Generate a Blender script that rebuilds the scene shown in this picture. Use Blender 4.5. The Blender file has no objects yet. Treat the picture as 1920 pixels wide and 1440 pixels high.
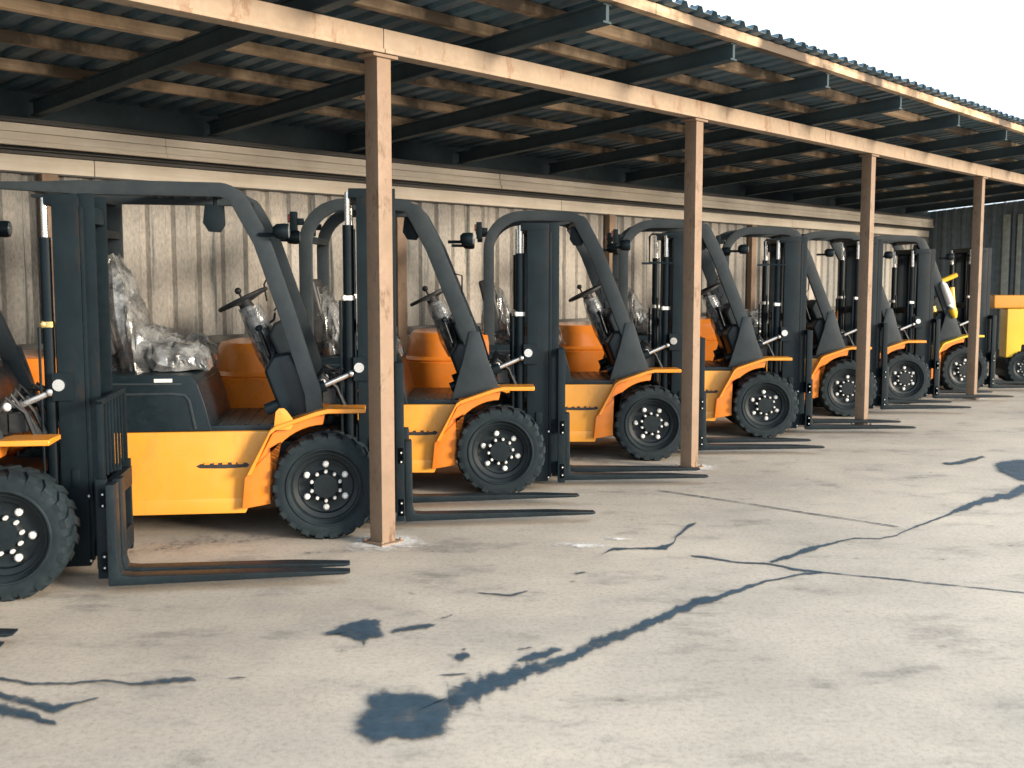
import bpy, bmesh, math, random
from mathutils import Vector, Matrix, noise

rnd = random.Random(11)
scn = bpy.context.scene
COL = scn.collection
PI = math.pi

# ------------------------------------------------------------------ helpers
class MB:
    """Collects shapes for ONE mesh object; faces carry a material slot."""
    def __init__(self):
        self.bm = bmesh.new()
        self.slot = 0
    def _new(self, verts, faces):
        vs = [self.bm.verts.new(v) for v in verts]
        for f in faces:
            try:
                fc = self.bm.faces.new([vs[i] for i in f]); fc.material_index = self.slot; fc.smooth = True
            except ValueError:
                pass
        return vs
    def box(self, c, s, rot=None, taper=None):
        x, y, z = s[0]/2, s[1]/2, s[2]/2
        vs = []
        for dz in (-1, 1):
            k = 1 if (taper is None or dz < 0) else taper
            for dx, dy in ((-1,-1),(1,-1),(1,1),(-1,1)):
                v = Vector((dx*x*k, dy*y*k, dz*z))
                if rot is not None: v = rot @ v
                vs.append(v + Vector(c))
        return self._new(vs, [(3,2,1,0),(4,5,6,7),(0,1,5,4),(1,2,6,5),(2,3,7,6),(3,0,4,7)])
    def prism(self, prof, y0, y1, axis='y'):
        n = len(prof)
        mk = (lambda a, b, t: (a, t, b)) if axis == 'y' else ((lambda a, b, t: (t, a, b)) if axis == 'x' else (lambda a, b, t: (a, b, t)))
        vs = [mk(a, b, y0) for a, b in prof] + [mk(a, b, y1) for a, b in prof]
        fs = [tuple(range(n)), tuple(range(2*n-1, n-1, -1))]
        for i in range(n):
            j = (i+1) % n
            fs.append((i, i+n, j+n, j))
        self._new(vs, fs)
    def loft(self, rings, cap=True, close=False):
        n = len(rings[0]); vs = [p for r in rings for p in r]
        fs = []
        m = len(rings)
        for k in range(m-1 if not close else m):
            k2 = (k+1) % m
            for i in range(n):
                j = (i+1) % n
                fs.append((k*n+i, k*n+j, k2*n+j, k2*n+i))
        if cap and not close:
            fs.append(tuple(range(n-1, -1, -1))); fs.append(tuple(range((m-1)*n, m*n)))
        self._new(vs, fs)
    def tube(self, pts, r, seg=8, close=False):
        pts = [Vector(p) for p in pts]; n = len(pts); rings = []
        up = Vector((0,0,1))
        for i, p in enumerate(pts):
            if close: d = pts[(i+1)%n] - pts[i-1]
            else: d = pts[min(i+1,n-1)] - pts[max(i-1,0)]
            d.normalize()
            a = up if abs(d.z) < .95 else Vector((0,1,0))
            e1 = d.cross(a).normalized(); e2 = d.cross(e1)
            rr = r[i] if isinstance(r, (list, tuple)) else r
            rings.append([p + (e1*math.cos(t*2*PI/seg) + e2*math.sin(t*2*PI/seg))*rr for t in range(seg)])
        self.loft(rings, close=close)
    def cyl(self, a, b, r, seg=14):
        self.tube([a, b], r, seg)
    def lathe_y(self, prof, c, seg=40):
        """prof = (radius, y) closed or open; spun round the y axis through c."""
        rings = []
        for t in range(seg):
            a = t*2*PI/seg
            rings.append([Vector((c[0]+r*math.cos(a), c[1]+y, c[2]+r*math.sin(a))) for r, y in prof])
        n = len(prof); vs = [p for r in rings for p in r]; fs = []
        for k in range(seg):
            k2 = (k+1) % seg
            for i in range(n-1):
                fs.append((k*n+i, k2*n+i, k2*n+i+1, k*n+i+1))
        self._new(vs, fs)
    def sphere(self, c, r, sc=(1,1,1), seg=10):
        rings = seg//2
        vs = [Vector(c)+Vector((0,0,r*sc[2]))]; fs = []
        for i in range(1, rings):
            ph = PI*i/rings
            for j in range(seg):
                th = 2*PI*j/seg
                vs.append(Vector(c)+Vector((r*sc[0]*math.sin(ph)*math.cos(th), r*sc[1]*math.sin(ph)*math.sin(th), r*sc[2]*math.cos(ph))))
        vs.append(Vector(c)-Vector((0,0,r*sc[2])))
        for j in range(seg): fs.append((0, 1+j, 1+(j+1)%seg))
        for i in range(rings-2):
            for j in range(seg):
                a = 1+i*seg+j; b = 1+i*seg+(j+1)%seg
                fs.append((a, a+seg, b+seg, b))
        k = len(vs)-1; o = 1+(rings-2)*seg
        for j in range(seg): fs.append((k, o+(j+1)%seg, o+j))
        self._new(vs, fs)
    def mesh(self, name, mats, bevel=0, angle=35, seg=2):
        bm = self.bm
        bmesh.ops.remove_doubles(bm, verts=bm.verts, dist=1e-5)
        bmesh.ops.recalc_face_normals(bm, faces=bm.faces)
        if bevel:
            es = [e for e in bm.edges if len(e.link_faces) == 2 and e.calc_face_angle(0) > math.radians(angle)]
            bmesh.ops.bevel(bm, geom=es, offset=bevel, segments=seg, affect='EDGES', clamp_overlap=True, profile=.6)
            for f in bm.faces: f.smooth = True
        me = bpy.data.meshes.new(name); bm.to_mesh(me); bm.free()
        for m in (mats if isinstance(mats, (list, tuple)) else [mats]): me.materials.append(m)
        me.set_sharp_from_angle(angle=math.radians(38))
        return me

def link(name, me, parent=None, label=None):
    o = bpy.data.objects.new(name, me); COL.objects.link(o)
    if parent: o.parent = parent
    if label: o['label'] = label
    return o
def tag(o, label=None, cat=None, group=None, kind=None):
    if label: o['label'] = label
    if cat: o['category'] = cat
    if group: o['group'] = group
    if kind: o['kind'] = kind
    return o
def empty(name, loc, rz=0):
    o = bpy.data.objects.new(name, None); COL.objects.link(o)
    o.empty_display_size = .3; o.location = loc; o.rotation_euler = (0, 0, rz)
    return o
def arc(cx, cz, r, a0, a1, n):
    return [(cx+r*math.cos(math.radians(a0+(a1-a0)*i/n)), cz+r*math.sin(math.radians(a0+(a1-a0)*i/n))) for i in range(n+1)]
def strip2d(path, widths):
    """outline of a flat bar following path (x, z) with a width at every point"""
    L = []; Rr = []
    n = len(path)
    for i in range(n):
        a = Vector(path[max(i-1,0)]); b = Vector(path[min(i+1,n-1)])
        d = (b-a).normalized(); nn = Vector((-d.y, d.x)); p = Vector(path[i]); w = widths[i]/2
        L.append(tuple(p+nn*w)); Rr.append(tuple(p-nn*w))
    return L, Rr
def bar_prism(mb, path, widths, y0, y1):
    L, Rr = strip2d(path, widths)
    rings = []
    for l, r in zip(L, Rr):
        rings.append([Vector((l[0], y0, l[1])), Vector((r[0], y0, r[1])), Vector((r[0], y1, r[1])), Vector((l[0], y1, l[1]))])
    mb.loft(rings)

# ---------------------------------------------------------------- materials
def new_mat(name):
    m = bpy.data.materials.new(name); m.use_nodes = True
    nt = m.node_tree; b = nt.nodes['Principled BSDF']
    return m, nt, b
def N(nt, t, **kw):
    n = nt.nodes.new(t)
    for k, v in kw.items():
        if k in n.inputs: n.inputs[k].default_value = v
        else: setattr(n, k, v)
    return n
def ramp(nt, src, stops):
    r = nt.nodes.new('ShaderNodeValToRGB')
    e = r.color_ramp.elements
    while len(e) < len(stops): e.new(.5)
    for i, (p, c) in enumerate(stops):
        e[i].position = p; e[i].color = (c[0], c[1], c[2], 1) if isinstance(c, tuple) else (c, c, c, 1)
    nt.links.new(src, r.inputs[0]); return r
def coords(nt, scale=(1,1,1)):
    tc = nt.nodes.new('ShaderNodeTexCoord'); mp = nt.nodes.new('ShaderNodeMapping')
    mp.inputs['Scale'].default_value = scale
    nt.links.new(tc.outputs['Object'], mp.inputs[0]); return mp.outputs[0]
def noise_tex(nt, vec, scale, detail=5, rough=.6):
    n = nt.nodes.new('ShaderNodeTexNoise'); n.inputs['Scale'].default_value = scale
    n.inputs['Detail'].default_value = detail; n.inputs['Roughness'].default_value = rough
    nt.links.new(vec, n.inputs['Vector']); return n.outputs['Fac']
def mixc(nt, fac, a, b, blend='MIX'):
    m = nt.nodes.new('ShaderNodeMix'); m.data_type = 'RGBA'; m.blend_type = blend
    for sock, v in ((m.inputs[0], fac), (m.inputs[6], a), (m.inputs[7], b)):
        if hasattr(v, 'links'): nt.links.new(v, sock)
        elif isinstance(v, tuple): sock.default_value = (v[0], v[1], v[2], 1)
        else: sock.default_value = v
    return m.outputs[2]
def bump(nt, b, h, strength, dist=.01):
    bp = nt.nodes.new('ShaderNodeBump'); bp.inputs['Strength'].default_value = strength
    bp.inputs['Distance'].default_value = dist
    nt.links.new(h, bp.inputs['Height']); nt.links.new(bp.outputs[0], b.inputs['Normal'])

def painted(name, col, rough=.4, coat=0., dust=.25, dustcol=(.30,.26,.21), metallic=0., vary=.12, scale=3., fine=.5, spec=.5, chips=0., chipcol=(.10,.055,.03)):
    """paint with a dusty, slightly uneven film"""
    m, nt, b = new_mat(name)
    v = coords(nt)
    n1 = noise_tex(nt, v, scale, 6, .65); n2 = noise_tex(nt, v, scale*9, 4, .7)
    dark = tuple(c*(1-vary) for c in col); light = tuple(min(1, c*(1+vary)) for c in col)
    base = ramp(nt, n1, [(.3, dark), (.7, light)]).outputs[0]
    mul = N(nt, 'ShaderNodeMath', operation='MULTIPLY'); nt.links.new(n1, mul.inputs[0]); nt.links.new(n2, mul.inputs[1])
    df = ramp(nt, mul.outputs[0], [(.18, 0.0), (.48, dust)]).outputs[0]
    col_out = mixc(nt, df, base, dustcol)
    if chips:
        n3 = noise_tex(nt, coords(nt, (1, 1, .35)), 6.5, 8, .72)
        cf = ramp(nt, n3, [(.56, 0.), (.63, chips)]).outputs[0]
        col_out = mixc(nt, cf, col_out, chipcol)
    nt.links.new(col_out, b.inputs['Base Color']); b.inputs['Specular IOR Level'].default_value = spec
    rr = ramp(nt, n2, [(.25, max(.05, rough-.1)), (.75, min(1, rough+.15))]).outputs[0]
    nt.links.new(rr, b.inputs['Roughness'])
    b.inputs['Metallic'].default_value = metallic
    b.inputs['Coat Weight'].default_value = coat; b.inputs['Coat Roughness'].default_value = .12
    bump(nt, b, n2, .06*fine, .004)
    return m

M = {}
M['yellow'] = painted('yellow_paint', (.74, .320, .034), .40, .25, .20, (.42,.30,.16), vary=.10, chips=.18, chipcol=(.30,.17,.06), scale=1.6)
M['fender'] = painted('amber_paint', (.76, .27, .018), .36, .35, .18, (.45,.33,.18), vary=.08, scale=2.)
M['skirt'] = painted('tangerine_paint', (.70, .20, .014), .36, .35, .15, (.42,.28,.15), vary=.08, scale=2.)
M['orange'] = painted('orange_paint', (.74, .225, .024), .30, .45, .14, (.45,.27,.13), vary=.10, scale=1.6)
M['lemon'] = painted('lemon_paint', (.82, .50, .03), .38, .3, .12, vary=.06)
M['black'] = painted('black_paint', (.0045, .0105, .015), .46, .0, .05, (.05,.06,.062), vary=.25, scale=4., spec=.22)
M['mast'] = painted('mast_paint', (.0045, .011, .0155), .52, .0, .06, (.05,.06,.062), vary=.3, scale=3., spec=.20, chips=.35, chipcol=(.030,.020,.014))
M['plastic'] = painted('hood_plastic', (.006, .014, .020), .38, .05, .07, (.06,.07,.072), vary=.2, scale=3., spec=.35)
M['guard'] = painted('guard_paint', (.024, .034, .041), .52, .0, .18, (.10,.098,.09), vary=.2, scale=3., spec=.3)
M['tyre'] = painted('tyre_rubber', (.007, .015, .020), .72, 0, .22, (.075,.082,.082), vary=.25, scale=5., fine=2, spec=.3)
M['rim'] = painted('rim_paint', (.006, .011, .014), .42, .0, .12, (.06,.065,.065), vary=.2, scale=6., spec=.3)
M['chrome'] = painted('bright_steel', (.78, .77, .74), .22, 0, .15, (.4,.38,.34), metallic=.85, vary=.08, scale=8.)
M['zinc'] = painted('zinc_bolt', (.80, .79, .76), .4, 0, .2, (.5,.48,.42), metallic=.3, vary=.08, scale=20.)
M['brass'] = painted('brass_fitting', (.72, .52, .2), .3, 0, .15, metallic=.8, vary=.1, scale=10.)
M['rubber'] = painted('hose_rubber', (.012, .014, .016), .55, 0, .1, vary=.2)
M['fork'] = painted('fork_steel', (.006, .013, .018), .45, .0, .12, (.07,.075,.075), vary=.3, scale=4., spec=.3)
M['red_lens'] = painted('red_lens', (.30, .03, .015), .25, .4, .2, vary=.1)
M['lamp_glass'] = painted('lamp_glass', (.10, .12, .13), .15, .4, .1, vary=.2)
M['white_paper'] = painted('white_sticker', (.70, .69, .66), .5, 0, .15, vary=.05)
M['seat_vinyl'] = painted('seat_vinyl', (.016, .019, .022), .5, 0, .1, vary=.2)
M['post'] = painted('post_paint', (.245, .168, .114), .55, 0, .45, (.15,.11,.08), vary=.2, scale=3.5, fine=1.5, spec=.3, chips=.75)
M['beam'] = painted('beam_paint', (.345, .265, .190), .55, 0, .45, (.24,.15,.10), vary=.2, scale=2.5, fine=1.5, spec=.3, chips=.6, chipcol=(.20,.10,.05))
M['rafter'] = painted('rafter_steel', (.022, .042, .051), .7, 0, .2, (.05,.052,.05), vary=.3, scale=2.)

def wrap_material():
    m, nt, b = new_mat('clear_plastic_wrap')
    v = coords(nt)
    n1 = noise_tex(nt, v, 9, 5, .6)
    b.inputs['Base Color'].default_value = (.24, .25, .255, 1); b.inputs['Roughness'].default_value = .12
    b.inputs['Specular IOR Level'].default_value = .9; b.inputs['Coat Weight'].default_value = 1.; b.inputs['Coat Roughness'].default_value = .05
    bump(nt, b, n1, .5, .03)
    tr = nt.nodes.new('ShaderNodeBsdfTransparent'); tr.inputs[0].default_value = (.92,.93,.93,1)
    mx = nt.nodes.new('ShaderNodeMixShader')
    f = ramp(nt, n1, [(.39, .16), (.58, .82)]).outputs[0]
    nt.links.new(f, mx.inputs[0]); nt.links.new(b.outputs[0], mx.inputs[1]); nt.links.new(tr.outputs[0], mx.inputs[2])
    nt.links.new(mx.outputs[0], nt.nodes['Material Output'].inputs[0])
    return m
M['wrap'] = wrap_material()

def concrete():
    m, nt, b = new_mat('old_concrete')
    v = coords(nt)
    v2 = coords(nt, (1, 1.7, 1))
    big = noise_tex(nt, v, .42, 6, .66); mid = noise_tex(nt, v2, 1.7, 8, .68); fine = noise_tex(nt, v, 38, 6, .75); grit = noise_tex(nt, v, 160, 3, .6)
    c1 = ramp(nt, big, [(.30, (.320,.285,.245)), (.66, (.540,.468,.385))]).outputs[0]
    c2 = ramp(nt, mid, [(.30, (.52,.53,.54)), (.45, (.95,.95,.94)), (.75, (1.08,1.06,1.03))]).outputs[0]
    c3 = ramp(nt, fine, [(.30, (.70,.70,.69)), (.50, (1,1,1)), (.75, (1.10,1.09,1.07))]).outputs[0]
    a = mixc(nt, 1., c1, c2, 'MULTIPLY'); a = mixc(nt, 1., a, c3, 'MULTIPLY')
    gr = ramp(nt, grit, [(.33, (.62,.61,.60)), (.46, (1,1,1)), (.62, (1,1,1)), (.72, (1.16,1.15,1.13))]).outputs[0]
    a = mixc(nt, .4, a, mixc(nt, 1., a, gr, 'MULTIPLY'))
    # small dark pits and oil specks
    vo = nt.nodes.new('ShaderNodeTexVoronoi'); vo.inputs['Scale'].default_value = 2.6; nt.links.new(v, vo.inputs['Vector'])
    add = N(nt, 'ShaderNodeMath', operation='MULTIPLY_ADD'); nt.links.new(fine, add.inputs[0]); add.inputs[1].default_value = .16; nt.links.new(vo.outputs['Distance'], add.inputs[2])
    sp = ramp(nt, add.outputs[0], [(.105, (.42,.42,.41)), (.15, (1,1,1))]).outputs[0]
    a = mixc(nt, .7, a, mixc(nt, 1., a, sp, 'MULTIPLY'))
    nt.links.new(a, b.inputs['Base Color'])
    b.inputs['Roughness'].default_value = .85; b.inputs['Specular IOR Level'].default_value = .3
    h = N(nt, 'ShaderNodeMath', operation='ADD'); nt.links.new(fine, h.inputs[0]); nt.links.new(grit, h.inputs[1])
    bump(nt, b, h.outputs[0], .35, .006)
    return m
M['concrete'] = concrete()

def damp():
    m, nt, b = new_mat('damp_tar')
    v = coords(nt); n1 = noise_tex(nt, v, 24, 6, .7); n2 = noise_tex(nt, v, 3, 4, .6); n3a = noise_tex(nt, v, 6, 9, .72); n3b = noise_tex(nt, v, 30, 6, .7)
    av = N(nt, 'ShaderNodeMath', operation='ADD'); nt.links.new(n3a, av.inputs[0]); nt.links.new(n3b, av.inputs[1])
    hf = N(nt, 'ShaderNodeMath', operation='MULTIPLY'); nt.links.new(av.outputs[0], hf.inputs[0]); hf.inputs[1].default_value = .5; n3 = hf.outputs[0]
    c = ramp(nt, n1, [(.3, (.016,.040,.062)), (.75, (.034,.068,.096))]).outputs[0]
    nt.links.new(c, b.inputs['Base Color'])
    nt.links.new(ramp(nt, n2, [(.3, .45), (.7, .75)]).outputs[0], b.inputs['Roughness'])
    bump(nt, b, n1, .4, .006)
    at = nt.nodes.new('ShaderNodeAttribute'); at.attribute_name = 'cover'
    add = N(nt, 'ShaderNodeMath', operation='MULTIPLY_ADD'); nt.links.new(n3, add.inputs[0]); add.inputs[1].default_value = 1.9; nt.links.new(at.outputs['Fac'], add.inputs[2])
    a = ramp(nt, add.outputs[0], [(.0, 0.), (1., 1.)])
    nt.nodes.remove(a)
    wide = noise_tex(nt, v, 5., 7, .7)
    core = ramp(nt, add.outputs[0], [(0., 0.), (1., 1.)]); nt.nodes.remove(core)
    mr = N(nt, 'ShaderNodeMapRange'); mr.inputs['From Min'].default_value = 1.36; mr.inputs['From Max'].default_value = 1.72; mr.inputs['To Max'].default_value = .76
    nt.links.new(add.outputs[0], mr.inputs['Value'])
    halo = N(nt, 'ShaderNodeMapRange'); halo.inputs['From Min'].default_value = 1.05; halo.inputs['From Max'].default_value = 1.6; halo.inputs['To Max'].default_value = .18
    nt.links.new(add.outputs[0], halo.inputs['Value'])
    brk = ramp(nt, wide, [(.34, .35), (.47, 1.)]).outputs[0]
    mm = N(nt, 'ShaderNodeMath', operation='MULTIPLY'); nt.links.new(mr.outputs[0], mm.inputs[0]); nt.links.new(brk, mm.inputs[1])
    sm = N(nt, 'ShaderNodeMath', operation='ADD', use_clamp=True); nt.links.new(mm.outputs[0], sm.inputs[0]); nt.links.new(halo.outputs[0], sm.inputs[1])
    nt.links.new(sm.outputs[0], b.inputs['Alpha'])
    return m
M['damp'] = damp()
def lime():
    m, nt, b = new_mat('spilled_cement')
    v = coords(nt); n1 = noise_tex(nt, v, 14, 6, .7)
    nt.links.new(ramp(nt, n1, [(.3, (.46,.43,.39)), (.62, (.74,.72,.68))]).outputs[0], b.inputs['Base Color'])
    b.inputs['Roughness'].default_value = .95; bump(nt, b, n1, .5, .008)
    at = nt.nodes.new('ShaderNodeAttribute'); at.attribute_name = 'cover'
    n3 = noise_tex(nt, v, 9, 9, .72)
    add = N(nt, 'ShaderNodeMath', operation='MULTIPLY_ADD'); nt.links.new(n3, add.inputs[0]); add.inputs[1].default_value = 1.6; nt.links.new(at.outputs['Fac'], add.inputs[2])
    mr = N(nt, 'ShaderNodeMapRange'); mr.inputs['From Min'].default_value = 1.05; mr.inputs['From Max'].default_value = 1.45; mr.inputs['To Max'].default_value = .85
    nt.links.new(add.outputs[0], mr.inputs['Value']); nt.links.new(mr.outputs[0], b.inputs['Alpha'])
    return m
M['lime'] = lime()

def weathered_wall():
    m, nt, b = new_mat('weathered_sheet')
    v = coords(nt); vs = coords(nt, (7., 7., .40)); vt = coords(nt, (1.6, 1.6, .22))
    streak = noise_tex(nt, vs, 1.6, 6, .6); broad = noise_tex(nt, vt, 1.2, 4, .6); mott = noise_tex(nt, coords(nt, (1.4, 1.4, .55)), 34, 6, .75)
    c = ramp(nt, broad, [(.30, (.255,.252,.245)), (.68, (.345,.326,.300))]).outputs[0]
    s = ramp(nt, streak, [(.34, (.36,.40,.41)), (.43, (1,1,1)), (.8, (1.1,1.06,1.02))]).outputs[0]
    t = ramp(nt, mott, [(.30, (.60,.60,.59)), (.50, (1,1,1)), (.70, (1.38,1.31,1.24))]).outputs[0]
    a = mixc(nt, 1., c, s, 'MULTIPLY'); a = mixc(nt, 1., a, t, 'MULTIPLY')
    sx = nt.nodes.new('ShaderNodeSeparateXYZ'); nt.links.new(v, sx.inputs[0])
    fl = N(nt, 'ShaderNodeMath', operation='MULTIPLY'); nt.links.new(sx.outputs[0], fl.inputs[0]); fl.inputs[1].default_value = 1.36
    fl2 = N(nt, 'ShaderNodeMath', operation='FLOOR'); nt.links.new(fl.outputs[0], fl2.inputs[0])
    wn = nt.nodes.new('ShaderNodeTexWhiteNoise'); wn.noise_dimensions = '1D'; nt.links.new(fl2.outputs[0], wn.inputs['W'])
    a = mixc(nt, 1., a, ramp(nt, wn.outputs['Value'], [(0., (.76,.78,.78)), (1., (1.1,1.08,1.05))]).outputs[0], 'MULTIPLY')
    nt.links.new(a, b.inputs['Base Color']); b.inputs['Roughness'].default_value = .8
    bump(nt, b, mott, .35, .006)
    return m
M['wall'] = weathered_wall()

def plank(name, lo, hi, axis_scale=(.5, 6, 10), weather=(.72,.69,.66), wp=(.3,.6)):
    m, nt, b = new_mat(name)
    v = coords(nt, axis_scale); v1 = coords(nt)
    g = noise_tex(nt, v, 2.2, 6, .65); w = noise_tex(nt, v1, 1.3, 5, .6)
    c = ramp(nt, g, [(.3, lo), (.7, hi)]).outputs[0]
    d = ramp(nt, w, [(wp[0], weather), (wp[1], (1,1,1))]).outputs[0]
    nt.links.new(mixc(nt, 1., c, d, 'MULTIPLY'), b.inputs['Base Color'])
    b.inputs['Roughness'].default_value = .7; bump(nt, b, g, .3, .005)
    return m
M['fascia'] = plank('cream_board', (.76,.67,.55), (.90,.83,.71), weather=(.80,.77,.73))
M['purlin'] = plank('raw_pine', (.50,.32,.18), (.80,.58,.38), weather=(.13,.13,.13), wp=(.43,.60))
M['trim_shade'] = plank('dark_trim_and_shade', (.06,.062,.06), (.13,.125,.115))  # dark trim; also colours in the shadow lines along the fascia
M['plinth'] = painted('plinth_paint', (.05,.065,.072), .8, 0, .4, (.14,.13,.12), vary=.3, scale=2., fine=2)

def sheet_metal(name, base, rust, amt):
    m, nt, b = new_mat(name)
    v = coords(nt); vs = coords(nt, (3., .5, .5))
    n1 = noise_tex(nt, vs, 1.4, 6, .65); n2 = noise_tex(nt, v, 9, 6, .7)
    c = ramp(nt, n2, [(.3, tuple(k*.72 for k in base)), (.7, tuple(k*1.25 for k in base))]).outputs[0]
    f = ramp(nt, n1, [(.52, 0.), (.72, amt)]).outputs[0]
    nt.links.new(mixc(nt, f, c, rust), b.inputs['Base Color'])
    b.inputs['Roughness'].default_value = .55; b.inputs['Metallic'].default_value = .25
    bump(nt, b, n2, .12, .004)
    return m
M['roof'] = sheet_metal('roof_sheet_metal', (.075,.130,.165), (.13,.09,.065), .55)
M['endwall'] = sheet_metal('end_sheet_metal', (.12,.155,.175), (.14,.13,.11), .3)
M['pale_sheet'] = sheet_metal('pale_sheet', (.34,.37,.34), (.2,.2,.17), .3)  # pale tone stands in for light through translucent sheets
# ------------------------------------------------------------------ forklift
CACHE = {}
NARROW = {'mast_channel': .86, 'lift_cylinder': .86, 'mast_crossbar': .86, 'carriage': .88, 'lift_chain': .86, 'mast_hose': .86, 'tilt_cylinder': .88}
def cached(key, fn):
    if key not in CACHE: CACHE[key] = fn()
    return CACHE[key]

def tyre_mesh(Rr, w, nlug):
    def fn():
        mb = MB()
        h = w/2
        prof = [(.60*Rr, -h*.62), (.66*Rr, -h*.78), (.70*Rr, -h*.97), (.76*Rr, -h*1.0), (.88*Rr, -h*1.02), (.93*Rr, -h*.96), (.955*Rr, -h*.80),
                (.962*Rr, 0), (.955*Rr, h*.80), (.93*Rr, h*.96), (.88*Rr, h*1.02), (.76*Rr, h*1.0), (.70*Rr, h*.97), (.66*Rr, h*.78), (.60*Rr, h*.62)]
        mb.lathe_y(prof, (0,0,0), 56)
        # sidewall rib
        for s in (-1, 1):
            mb.lathe_y([(.685*Rr, s*h*.90), (.70*Rr, s*h*1.045), (.72*Rr, s*h*1.05), (.74*Rr, s*h*.96)], (0,0,0), 56)
        # tread lugs: chunky shoulder blocks running in from both sides
        for s in (-1, 1):
            for i in range(nlug):
                a = 2*PI*(i + (.5 if s > 0 else 0))/nlug
                da = .56*2*PI/nlug/2
                sk = .45*2*PI/nlug
                def P(r, ang, y): return Vector((r*math.cos(ang), y, r*math.sin(ang)))
                ys = [s*h*1.03, s*h*.86, s*h*.08]
                rings = []
                for (y, ro, ri, off) in ((s*h*1.03, .955*Rr, .87*Rr, 0), (s*h*.84, 1.0*Rr, .93*Rr, .1*sk), (s*h*.06, 1.0*Rr, .94*Rr, sk)):
                    rings.append([P(ri, a-da+off, y), P(ro, a-da*.9+off, y), P(ro, a+da*.9+off, y), P(ri, a+da+off, y)])
                mb.loft(rings)
        return mb.mesh('tyre', M['tyre'], 0)
    return cached(('tyre', Rr, w, nlug), fn)

def rim_mesh(Rr, w, big=6, small=10):
    def fn():
        mb = MB(); h = w/2
        prof = [(.655*Rr, -h*.66), (.64*Rr, -h*.74), (.615*Rr, -h*.74), (.60*Rr, -h*.60), (.52*Rr, -h*.52), (.50*Rr, -h*.30), (.46*Rr, -h*.26), (.30*Rr, -h*.30),
                (.27*Rr, -h*.52), (.235*Rr, -h*.60), (.22*Rr, -h*.68), (.0, -h*.70)]
        mb.lathe_y(prof, (0,0,0), 40)
        prof2 = [(.655*Rr, h*.66), (.5*Rr, h*.5), (.3*Rr, h*.4), (0, h*.4)]
        mb.lathe_y(prof2, (0,0,0), 32)
        mb.slot = 1
        for n, rr, sz, y in ((big, .405*Rr, .060*Rr, -h*.28), (small, .272*Rr, .034*Rr, -h*.54)):
            for i in range(n):
                a = 2*PI*i/n + PI/2
                c = (rr*math.cos(a), y, rr*math.sin(a))
                mb.tube([(c[0], y+.01, c[2]), (c[0], y-.022, c[2]), (c[0], y-.030, c[2])], [sz, sz, sz*.55], 8)
        return mb.mesh('wheel', [M['rim'], M['zinc']], 0)
    return cached(('rim', Rr, w, big), fn)

FT_R, FT_W = .34, .235
RT_R, RT_W = .27, .17

def counterweight_mesh(mat):
    def fn():
        mb = MB()
        # plan outline (x, y) for a given half width and rear; rounded rear corners; stacked into a bulging body
        def ring(z, xr, hw, xf, rc):
            pts = [(xf, -hw), (xf, hw)]
            pts = [Vector((xf, hw, z))]
            for i in range(9):
                a = math.radians(90 + 90*i/8)
                pts.append(Vector((xr+rc+rc*math.cos(a), hw-rc+rc*math.sin(a), z)))
            for i in range(9):
                a = math.radians(180 + 90*i/8)
                pts.append(Vector((xr+rc+rc*math.cos(a), -hw+rc+rc*math.sin(a), z)))
            pts.append(Vector((xf, -hw, z)))
            return pts
        rings = [ring(.26, -2.08, .47, -1.50, .26), ring(.34, -2.16, .52, -1.50, .30), ring(.62, -2.22, .545, -1.48, .34),
                 ring(.885, -2.25, .555, -1.46, .36), ring(.895, -2.235, .542, -1.46, .35), ring(.905, -2.25, .553, -1.46, .36),
                 ring(.935, -2.215, .520, -1.46, .345),
                 ring(1.06, -2.20, .51, -1.46, .33), ring(1.125, -2.185, .495, -1.47, .32), ring(1.148, -2.165, .475, -1.48, .30), ring(1.153, -2.13, .44, -1.50, .27)]
        mb.loft(rings)
        return mb.mesh('counterweight', mat, 0)
    return cached(('cw', mat.name), fn)

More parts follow.
